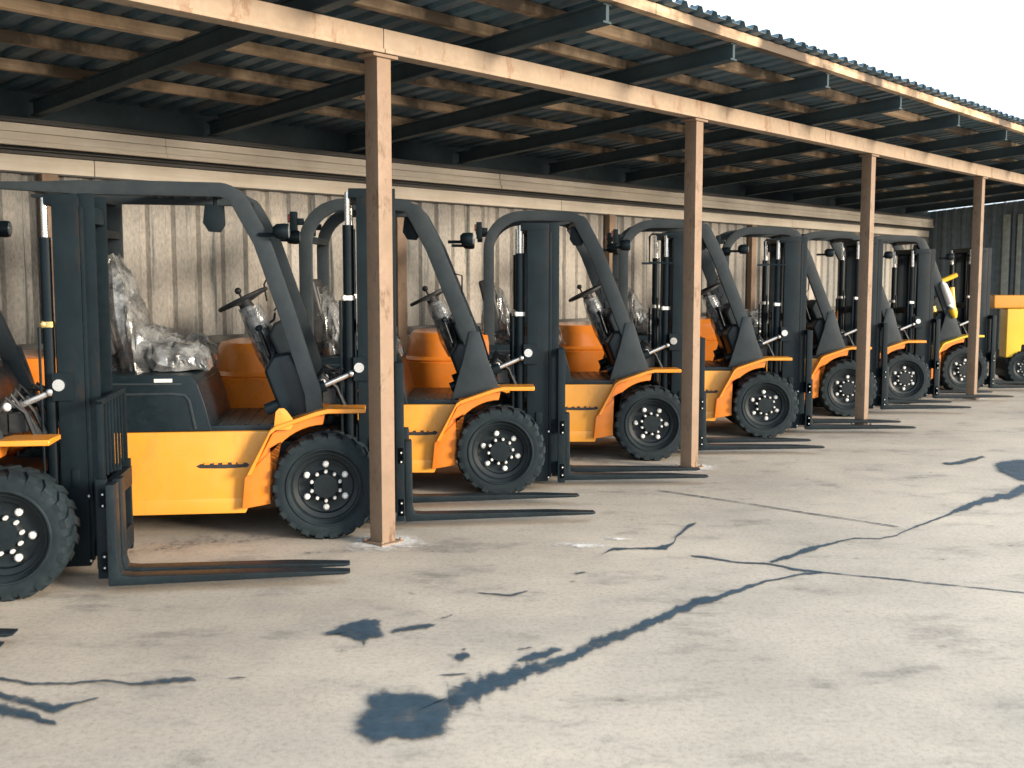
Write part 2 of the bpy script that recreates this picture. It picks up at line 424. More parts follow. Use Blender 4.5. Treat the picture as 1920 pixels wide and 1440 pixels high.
def wrap_mesh(seed, low=True):
    """crumpled clear bag thrown over the seat"""
    def fn():
        mb = MB()
        sec = []
        # (x, z of top, half width, z of hem)
        path = [(-1.60, 1.06, .20), (-1.64, 1.25, .25), (-1.59, 1.50, .24), (-1.48, 1.74, .20), (-1.36, 1.80, .19), (-1.27, 1.64, .23), (-1.21, 1.44, .26), (-1.18, 1.36, .29), (-1.06, 1.30, .29), (-.94, 1.26, .28), (-.82, 1.25, .27), (-.76, 1.19, .26), (-.74, 1.08, .24)]
        if low: path = [(-1.48, 1.06, .20), (-1.53, 1.22, .24), (-1.51, 1.42, .22), (-1.46, 1.54, .18), (-1.39, 1.57, .17), (-1.33, 1.50, .21), (-1.27, 1.38, .24), (-1.19, 1.28, .27), (-1.06, 1.24, .28), (-.94, 1.22, .27), (-.84, 1.20, .26), (-.79, 1.15, .25), (-.77, 1.07, .23)]
        P = []
        for (a, b) in zip(path, path[1:]):
            for i in range(4):
                t = i/4; P.append(tuple(a[k]+(b[k]-a[k])*t for k in range(3)))
        P.append(path[-1])
        rings = []
        for k, (x, z, w) in enumerate(P):
            ring = []
            m = 22
            for i in range(m+1):
                t = -1 + 2*i/m
                a = abs(t)
                if a < .6: y = w*t/.6; zz = z - .05*(a/.6)**3
                else:
                    q = (a-.6)/.4
                    y = math.copysign(w + .035*math.sin(q*3), t); zz = (z-.05)*(1-q) + 1.045*q
                    xx = x
                p = Vector((x, y, zz))
                nz = noise.noise(p*7 + Vector((seed*3.1, 0, 0)))*.045 + abs(noise.noise(p*15 + Vector((0, seed, 0))))*.045 + abs(noise.noise(p*34))*.018
                n = Vector((.15*math.sin(k), math.copysign(1, t) if a > .5 else t, 1 if a < .7 else .2)).normalized()
                d = noise.noise_vector(p*11+Vector((seed, 2, 5)))*.022
                p = p + n*(nz-.02) + d
                p.z = max(p.z, 1.035)
                ring.append(p)
            rings.append(ring)
        n = len(rings[0]); vs = [p for r in rings for p in r]; fs = []
        for k in range(len(rings)-1):
            for i in range(n-1):
                if (i+k) % 2: fs += [(k*n+i, k*n+i+1, (k+1)*n+i+1), (k*n+i, (k+1)*n+i+1, (k+1)*n+i)]
                else: fs += [(k*n+i, k*n+i+1, (k+1)*n+i), (k*n+i+1, (k+1)*n+i+1, (k+1)*n+i)]
        mb._new(vs, fs)
        me = mb.mesh('plastic_cover', M['wrap'], 0)
        for i, p in enumerate(me.polygons): p.use_smooth = True
        me.set_sharp_from_angle(angle=math.radians(22))
        return me
    return cached(('wrap', seed), fn)

def forklift(name, contact, yaw, label, mast_h=2.05, fork_len=1.08, body='yellow', cw='orange', lever=False, plate=True, bracket=False, tall_rest=True, seed=1, lemon=False, fork_y=.30, slim=1., group='forklifts parked side by side under the open shed', mast_x=0., fork_z=.045):
    """contact = where the near front tyre's outer face meets the ground (world x, y)"""
    ya = math.radians(yaw)
    lx, ly = -math.sin(ya), math.cos(ya)
    root = empty(name, (contact[0]+lx*.61, contact[1]+ly*.61, 0), ya)
    tag(root, label, 'forklift', group)
    def part(nm, key, fn, parent=root, label=None, loc=None, rot=None):
        o = link(nm, cached(key, fn), parent, label)
        if loc: o.location = loc
        if rot: o.rotation_euler = rot
        if nm in NARROW: o.scale = (1, (NARROW[nm]*slim if nm != 'carriage' else NARROW[nm]*min(1, slim+.24)), 1)
        if nm in ('mast_channel', 'lift_cylinder', 'mast_crossbar', 'lift_chain', 'mast_hose') and slim < 1:
            o.scale.x = .84; o.location = (.032, 0, 0)
        if nm == 'carriage' and slim < 1: o.location = (0, -.14, 0)
        return o
    Y = M[body]; F = M['lemon'] if lemon else M['fender']
    # --- frame and side panels
    def chassis():
        mb = MB()
        mb.box((-.75, 0, .43), (1.74, .78, .34)); mb.box((-.02, 0, .34), (.36, .74, .24)); mb.box((-1.7, 0, .36), (.3, .7, .14))
        mb.cyl((0, -.5, .34), (0, .5, .34), .075, 12); mb.cyl((-1.62, -.42, .27), (-1.62, .42, .27), .05, 10)
        return mb.mesh('chassis', M['black'], .008)
    part('chassis', 'chassis', chassis)
    for s in (-1, 1):
        def panel():
            mb = MB()
            y0, y1 = (s*.515, s*.42)
            mb.prism([(-1.50, .19), (-.50, .19), (-.295, .685), (-1.50, .685)], y0, y1)
            return mb.mesh('side_panel', Y, .012, seg=3)
        sp = part('side_panel', ('panel', s, body), panel)
        def lip():
            mb = MB(); mb.prism([(-1.495, .165), (-.505, .165), (-.46, .262), (-1.495, .262)], s*.521, s*.43)
            return mb.mesh('panel_skirt', Y, .008)
        part('panel_skirt', ('lip', s, body), lip, sp)
        def slot():
            mb = MB()
            L = [(-.80, .468), (-.775, .482), (-.62, .490), (-.49, .486), (-.475, .472), (-.49, .458), (-.62, .452), (-.775, .456)]
            mb.prism(L, s*.5185, s*.50)
            mb.slot = 1
            for i, dx in enumerate((0, .055, .11, .165, .205)):
                mb.box((-.735+dx, s*.5195, .485), (.026 if i % 2 else .034, .004, .014))
            return mb.mesh('grip_slot', [M['rubber'], M['fender']], 0)
        part('grip_slot', ('slot', s), slot, sp)
        def step():
            mb = MB()
            mb.prism([(-.52, .20), (-.345, .23), (-.33, .42), (-.335, .58), (-.30, .60), (-.50, .40)], s*.57, s*.40)
            return mb.mesh('step_plate', M['skirt'], .008)
        part('step_plate', ('step', s, lemon), step)
        # fender: flat cranked plate over the tyre with an arched inner skirt
        def fender():
            mb = MB()
            path = [(-.47, .42), (-.335, .69), (-.30, .715), (-.05, .800), (.02, .815), (.255, .815)]
            pr = [(x, z+.013) for x, z in path] + [(x, z-.015) for x, z in reversed(path)]
            pr[0] = (-.485, .42); pr[-1] = (-.455, .42)
            mb.prism(pr, s*.615, s*.38)
            return mb.mesh('fender', F, .004, seg=1)
        fn_ = part('fender', ('fender', s, lemon), fender)
        def skirt():
            mb = MB()
            sk = [(-.455, .43), (-.325, .675), (-.29, .698), (-.05, .782), (.0, .79)]
            skin = arc(0, .34, .385, 92, 168, 12)
            mb.prism(sk + skin, s*.56, s*.40)
            return mb.mesh('fender_skirt', M['skirt'], .004, seg=1)
        part('fender_skirt', ('skirt', s), skirt, fn_)
    # --- floor, hood
    def floor():
        mb = MB(); mb.box((-.50, 0, .70), (.62, .96, .035))
        for i in range(7): mb.box((-.74+i*.08, 0, .7195), (.02, .9, .006))
        return mb.mesh('floor_plate', M['plastic'], .004)
    part('floor_plate', 'floor', floor)
    def hood():
        mb = MB()
        pr = [(-1.52, .69), (-.705, .69), (-.745, .86), (-.785, .985)] + arc(-.865, .96, .08, 20, 90, 5) + [(-1.52, 1.045)]
        mb.prism(pr, -.50, .50)
        return mb.mesh('engine_hood', M['plastic'], .022, 30, seg=3)
    hd = part('engine_hood', 'hood', hood)
    for s in (-1, 1):
      def hoodrib():
        mb = MB()
        if 1:
            path = [(-1.46, .925), (-.93, .925), (-.86, .915), (-.835, .88), (-.80, .70)]
            bar_prism(mb, path, [.016]*5, s*.499, s*.507)
            path = [(-1.50, .99), (-.88, .985)]
            bar_prism(mb, path, [.012]*2, s*.499, s*.505)
        return mb.mesh('hood_moulding', M['guard'], .004)
      part('hood_moulding', ('hoodrib', s), hoodrib, hd)
    def stick():
        mb = MB(); mb.box((-.99, -.5015, 1.008), (.11, .003, .022)); return mb.mesh('data_plate', M['white_paper'], 0)
    part('data_plate', 'stick', stick, hd)
    part('counterweight', 'cw'+cw, lambda: counterweight_mesh(M[cw]))
    # --- seat in its clear bag
    def seat():
        mb = MB()
        mb.box((-1.06, 0, 1.115), (.50, .48, .13)); mb.box((-1.06, 0, 1.19), (.46, .44, .05))
        R1 = Matrix.Rotation(math.radians(-14), 3, 'Y')
        mb.box((-1.44, 0, 1.38), (.12, .44, .50), R1); mb.box((-1.40, 0, 1.40), (.06, .34, .38), R1)
        return mb.mesh('seat', M['seat_vinyl'], .035, seg=3)
    st = part('seat', 'seat', seat)
    part('plastic_cover', ('wrapc', seed), lambda: wrap_mesh(seed, seed != 1), st)
    # --- overhead guard
    gx = 0. if plate else .125
    def guard():
        mb = MB()
        for s in (-1, 1):
            y0, y1 = s*.49, s*.425
            path = [(-1.46, .95), (-1.46, 1.30), (-1.46, 1.78)] + arc(-1.16, 1.89, .30, 180, 90, 9) + [(-.95, 2.19), (-.80, 2.187)] + [(a+gx, b) for a, b in arc(-.76, 2.03, .155, 85, 26, 6)] + [(-.50+gx, 1.87), (-.32+gx*.75, 1.42), (-.12+gx*.35, .92), (-.065, .78)]
            ws = [.095 if x < -1.3 else (.088 if z > 2.15 else (.125 if plate else .105)) for x, z in path]
            if not plate:
                k0 = [i for i, p in enumerate(path) if p[0] > -1.0][0]
                bar_prism(mb, [(-1.46, .95), (-1.46, 1.6), (-1.46, 2.17)], [.095]*3, s*.488, s*.427)
                path = [(-2.0, 2.20), (-1.92, 2.20), (-1.70, 2.195), (-1.46, 2.192)] + path[k0:]; ws = [.02, .045, .06, .085] + ws[k0:]
            bar_prism(mb, path, ws, y0, y1)
        if not plate: mb.box((-1.78, 0, 2.20), (.06, .86, .035)); mb.box((-1.46, 0, 2.16), (.06, .86, .05))
        mb.slot = 1
        for x in (-1.17, -1.06, -.95, -.84, -.73):
            mb.box((x, 0, 2.205), (.03, .86, .03))
        mb.box((-1.44, 0, 1.93), (.05, .86, .05)); mb.box((-.66+gx, 0, 2.14), (.05, .86, .05)); mb.box((-1.46, 0, 1.10), (.05, .86, .08))
        return mb.mesh('overhead_guard', [M['guard'], M['black']], .006)
    gd = part('overhead_guard', ('guard', gx), guard)
    if plate:
        for s in (-1, 1):
            def pl():
                mb = MB()
                mb.prism([(-.375, .715), (-.03, .80), (-.115, 1.10), (-.16, 1.24), (-.235, 1.24), (-.285, 1.02)], s*.50, s*.46)
                return mb.mesh('guard_foot', M['guard'], .01)
            part('guard_foot', ('pl', s), pl, gd)
    # lamps
    for s in (-1, 1):
        def lamp():
            mb = MB()
            c = Vector((-.30, s*.52, 1.93))
            mb.tube([c+Vector((.0,0,0)), c+Vector((.02,0,0)), c+Vector((.07,0,0)), c+Vector((.095,0,0))], [.028, .046, .050, .046], 16)
            mb.cyl(c+Vector((-.09, -s*.03, -.02)), c+Vector((.03,0,-.02)), .012, 8)
            mb.slot = 1
            mb.tube([c+Vector((.093,0,0)), c+Vector((.101,0,0))], [.042, .036], 16)
            return mb.mesh('work_lamp', [M['black'], M['lamp_glass']], 0)
        part('work_lamp', ('lamp', s), lamp, gd)
        def tail():
            mb = MB(); mb.box((-1.545, s*.46, 2.06), (.05, .07, .15)); mb.box((-1.50, s*.46, 2.06), (.06, .04, .05))
            mb.slot = 1; mb.box((-1.576, s*.46, 2.085), (.02, .06, .06))
            return mb.mesh('tail_lamp', [M['black'], M['red_lens']], .006)
        part('tail_lamp', ('tail', s), tail, gd)
    def mirror():
        mb = MB(); c = Vector((-.66, -.36, 2.02))
        mb.prism([(-.735, 1.985), (-.70, 1.93), (-.63, 1.925), (-.60, 1.97), (-.605, 2.09), (-.72, 2.10)], -.44, -.40)
        mb.cyl((-.66, -.42, 2.08), (-.66, -.42, 2.16), .012, 8)
        return mb.mesh('mirror', M['black'], .012)
    part('mirror', 'mirror', mirror, gd)
    # --- dash, column, wheel
    def dash():
        mb = MB()
        mb.prism([(-.26, .70), (-.07, .76), (-.155, 1.06), (-.215, 1.17), (-.33, 1.15), (-.385, 1.05), (-.33, .90)], -.40, .40)
        return mb.mesh('dashboard', M['plastic'], .025, seg=3)
    part('dashboard', 'dash', dash)
    def pod():
        mb = MB()
        mb.prism([(-.30, 1.12), (-.16, 1.14), (-.215, 1.33), (-.265, 1.375), (-.335, 1.35), (-.365, 1.27)], -.24, .16)
        return mb.mesh('instrument_pod', M['guard'], .025, seg=3)
    part('instrument_pod', 'pod', pod)
    def column():
        mb = MB()
        mb.tube([(-.25, 0, .80), (-.36, 0, 1.08), (-.42, 0, 1.25), (-.475, 0, 1.36), (-.50, 0, 1.43)], [.05, .058, .062, .066, .045], 12)
        mb.tube([(-.40, .05, 1.33), (-.36, .10, 1.36), (-.36, .20, 1.40)], .008, 6)
        for i in range(3):
            mb.cyl((-.36, -.10-i*.055, 1.10), (-.43, -.10-i*.055, 1.30), .008, 6); mb.sphere((-.435, -.10-i*.055, 1.315), .02)
        return mb.mesh('steering_column', M['black'], 0)
    sc = part('steering_column', 'column', column)
    def bag():
        mb = MB()
        pts = [(-.345, 0, 1.03), (-.39, 0, 1.15), (-.43, 0, 1.27), (-.48, 0, 1.38), (-.51, 0, 1.45)]; rs = [.065, .085, .085, .082, .075]
        rings = []
        for p, r in zip(pts, rs):
            rings.append([Vector(p) + Vector((math.cos(t*2*PI/14)*r*.95, math.sin(t*2*PI/14)*r, .25*math.cos(t*2*PI/14)*r)) + noise.noise_vector(Vector((p[2]*9+seed, t, 1)))*.014 for t in range(14)])
        mb.loft(rings, cap=False)
        return mb.mesh('column_bag', M['wrap'], 0)
    part('column_bag', ('bag', seed), bag, sc)
    def wheel():
        mb = MB()
        rot = Matrix.Rotation(math.radians(-26), 3, 'Y')
        c = Vector((-.55, 0, 1.50))
        ring = [c + rot @ Vector((math.cos(a)*.165, math.sin(a)*.165, 0)) for a in [2*PI*i/28 for i in range(28)]]
        mb.tube(ring, .0145, 8, close=True)
        for a in (0, 2.1, 4.2):
            mb.tube([c + rot @ Vector((0,0,-.03)), c + rot @ Vector((math.cos(a)*.16, math.sin(a)*.16, 0))], .013, 6)
        mb.tube([c + rot @ Vector((0,0,-.07)), c + rot @ Vector((0,0,-.005))], [.05, .04], 12)
        k = c + rot @ Vector((-.02, .15, .01))
        mb.cyl(k, k + rot @ Vector((0,0,.045)), .008, 6); mb.sphere(k + rot @ Vector((0,0,.06)), .024)
        return mb.mesh('steering_wheel', M['rubber'], 0)
    part('steering_wheel', 'swheel', wheel)
    def cable():
        mb = MB()
        mb.tube([(-.40, .06, 1.49), (-.42, .10, 1.60), (-.38, .14, 1.68), (-.30, .16, 1.66), (-.30, .16, 1.50), (-.36, .14, 1.42)], .007, 6)
        return mb.mesh('horn_cable', M['rubber'], 0)
    part('horn_cable', 'cable', cable)
    if lever:
        def lev():
            mb = MB(); mb.prism([(-.315, .70), (-.30, .815), (-.28, .835), (-.25, .835), (-.23, .815), (-.185, .75), (-.21, .70)], -.60, -.57)
            mb.cyl((-.265, -.602, .808), (-.265, -.565, .808), .012, 10)
            return mb.mesh('hinge_bracket', M['yellow'], .005)
        part('hinge_bracket', 'lev', lev)
    def hoses():
        mb = MB()
        r2 = random.Random(3)
        for i in range(9):
            y = -.36 + i*.09
            mb.tube([(-.12, y, .86+r2.uniform(-.05,.08)), (-.02, y+.02, 1.0+r2.uniform(-.04,.06)), (.07, y+.03, .98+r2.uniform(-.1,.05)), (.13, y, .80)], .014, 6)
        mb.box((-.08, 0, .88), (.10, .6, .12)); mb.box((.02, -.25, .88), (.08,.12,.10))
        mb.slot = 1
        for y in (-.34, -.2, .1): mb.sphere((-.02, y, .97), .024); mb.sphere((-.075, y, .955), .018)
        return mb.mesh('hydraulic_hoses', [M['rubber'], M['zinc']], 0)
    part('hydraulic_hoses', 'hoses', hoses)
    # --- wheels
    for (x, s, R_, W_, nl, yy) in ((0, -1, FT_R, FT_W, 22, .61-FT_W/2), (0, 1, FT_R, FT_W, 22, .61-FT_W/2), (-1.62, -1, RT_R, RT_W, 20, .53-RT_W/2), (-1.62, 1, RT_R, RT_W, 20, .53-RT_W/2)):
        spin = rnd.uniform(0, 2*PI) if x or (seed % 2 == 0) else 0.
        w = link('wheel', rim_mesh(R_, W_), root)
        w.location = (x, s*yy, R_-.006); w.rotation_euler = (0, spin, 0) if s < 0 else (0, spin, PI)
        link('tyre', tyre_mesh(R_, W_, nl), w)
    # --- mast
    mk = (round(mast_h, 3),)
    mroot_off = mast_x
    for s in (-1, 1):
        def chan():
            mb = MB()
            mb.box((.29, s*.40, .07+(mast_h-.07)/2), (.165, .075, mast_h-.07))
            mb.box((.385, s*.385, .10+(mast_h-.16)/2), (.022, .09, mast_h-.16))
            mb.box((.405, s*.33, .09+(mast_h-.05)/2), (.105, .05, mast_h-.10))
            mb.box((.30, s*.444, .56), (.05, .014, .10))
            mb.slot = 1
            for z in (.10, .46):
                mb.tube([(.375, s*.43, z), (.375, s*.448, z)], [.016, .013], 8)
            return mb.mesh('mast_channel', [M['mast'], M['zinc']], .006)
        part('mast_channel', ('chan', s)+mk, chan)
        def cyl():
            mb = MB()
            zt = mast_h-.20
            mb.cyl((.155, s*.37, .12), (.155, s*.37, zt-.02), .036, 14)
            mb.cyl((.165, s*.30, .3), (.165, s*.30, zt-.4), .012, 8); mb.cyl((.10, s*.40, .5), (.10, s*.40, zt-.5), .009, 6)
            mb.slot = 1
            mb.cyl((.155, s*.37, zt-.03), (.155, s*.37, mast_h-.01), .020, 12)
            mb.slot = 2
            mb.cyl((.155, s*.37, zt-.50), (.155, s*.37, zt-.47), .042, 14); mb.sphere((.125, s*.405, zt-.485), .02)
            return mb.mesh('lift_cylinder', [M['black'], M['chrome'], M['brass' if seed == 0 else 'zinc']], 0)
        part('lift_cylinder', ('cyl', s, seed == 0)+mk, cyl)
        def tilt():
            mb = MB()
            mb.cyl((-.38, s*.41, .80), (.0, s*.41, .955), .038, 12)
            mb.sphere((.215, s*.43, 1.055), .038, (1, .7, 1)); mb.box((.235, s*.43, 1.06), (.11, .05, .15))
            mb.slot = 1
            mb.cyl((-.02, s*.41, .948), (.20, s*.42, 1.045), .017, 10)
            mb.cyl((.215, s*.455, 1.07), (.215, s*.475, 1.07), .032, 14)
            mb.sphere((.165, s*.44, 1.03), .022)
            return mb.mesh('tilt_cylinder', [M['black'], M['chrome']], 0)
        part('tilt_cylinder', ('tilt', s), tilt)
    for c_, s_ in (((.26, 0, mast_h-.02), (.20, .88, .06)), ((.24, 0, mast_h*.60), (.07, .76, .08)), ((.27, 0, .16), (.12, .76, .14)), ((.42, 0, mast_h-.10), (.06, .62, .09)), ((.24, 0, mast_h*.30), (.06, .76, .07))):
        def cross():
            mb = MB(); mb.box(c_, s_); return mb.mesh('mast_crossbar', M['mast'], .008)
        part('mast_crossbar', ('cross', c_)+mk, cross)
    for y_ in (-.17, .17):
        def chains():
            mb = MB(); z = .3
            while z < mast_h-.1:
                mb.box((.30, y_, z), (.022, .028, .036)); mb.box((.30, y_, z+.017), (.012, .034, .020)); z += .034
            return mb.mesh('lift_chain', M['rubber'], 0)
        part('lift_chain', ('chains', y_)+mk, chains)
    for y_ in (-.08, .07):
        def mhose():
            mb = MB()
            for q in (0, .026): mb.tube([(.29, y_+q, .25), (.28, y_+q, mast_h*.5), (.29, y_+q, mast_h-.1)], .0135, 6)
            return mb.mesh('mast_hose', M['rubber'], 0)
        part('mast_hose', ('mh', y_)+mk, mhose)
    # --- carriage with load backrest
    def carriage():
        mb = MB()
        mb.box((.475, 0, .16), (.05, 1.02, .12)); mb.box((.475, 0, .50), (.05, 1.02, .11))
        zt = 1.10 if tall_rest else .60
        for s in (-1, 1):
            mb.box((.47, s*.485, .07+(zt-.07)/2), (.055, .05, zt-.07))
            mb.box((.44, s*.30, .34), (.06, .03, .5))
        if tall_rest:
            mb.box((.47, 0, zt-.025), (.05, .93, .05))
            for i in range(7): mb.box((.47, -.36+i*.12, .80), (.022, .018, .52))
        else:
            for s in (-1, 1): mb.box((.47, s*.47, .80), (.03, .02, .42))
            mb.box((.47, 0, 1.0), (.03, .96, .03))
            for i in range(7): mb.box((.47, -.36+i*.12, .80), (.014, .012, .42))
        mb.slot = 1
        for z in (.13, .19, .46, .52):
            mb.tube([(.478, -.508, z), (.478, -.522, z)], [.013, .010], 8)
        return mb.mesh('carriage', [M['mast'], M['zinc']], .005)
    part('carriage', ('carr', tall_rest), carriage)
    for s in (-1, 1):
        def fork():
            mb = MB()
            y = s*fork_y if not isinstance(fork_y, tuple) else fork_y[0 if s < 0 else 1]
            L = .51 + fork_len; zb = fork_z
            prof = [(.505, zb), (L-.03, zb+.012), (L, zb+.018), (L, zb+.028), (L-.30, zb+.040), (.62, zb+.048), (.565, zb+.055), (.553, zb+.10), (.550, .58), (.505, .58)]
            n = len(prof)
            mb.prism(prof, y-.055, y+.055)
            for v in mb.bm.verts:
                if v.co.x > L-.12: v.co.y = y + (v.co.y-y)*.72
            return mb.mesh('fork', M['fork'], .005)
        part('fork', ('fork', s, fork_len, fork_y, fork_z), fork)
    if bracket:
        def br():
            mb = MB()
            zt = mast_h
            mb.tube([(.20, -.42, zt-.02), (.0, -.46, zt-.02), (-.02, -.46, zt-.04), (-.02, -.46, zt-.27), (.2, -.44, zt-.28)], .010, 6)
            mb.box((-.04, -.46, zt-.28), (.10, .03, .02))
            return mb.mesh('hose_bracket', M['black'], 0)
        part('hose_bracket', ('br',)+mk, br)
    if lemon:
        def shroud():
            mb = MB(); mb.tube([(-.335, -.50, 1.58), (-.31, -.50, 1.53), (-.26, -.50, 1.42), (-.20, -.50, 1.27), (-.165, -.50, 1.17), (-.155, -.50, 1.13)], [.02, .050, .056, .058, .050, .02], 12)
            mb.slot = 1; mb.tube([(-.175, -.50, 1.20), (-.15, -.50, 1.13), (-.13, -.50, 1.07)], [.060, .056, .03], 12)
            return mb.mesh('pillar_wrap', [M['white_paper'], M['lemon']], 0)
        part('pillar_wrap', 'shroud', shroud)
        def grabs():
            mb = MB(); mb.tube([(-.33, -.43, 1.58), (-.10, -.44, 1.68)], .035, 8); mb.tube([(-.16, -.43, 1.5), (-.12, -.43, 1.12)], .035, 8); mb.tube([(-.36,-.2,1.22),(-.32,-.2,1.08)], .07, 10)
            return mb.mesh('grab_handle', M['lemon'], 0)
        part('grab_handle', 'grabs', grabs)
    return root
N_FAINT = 5
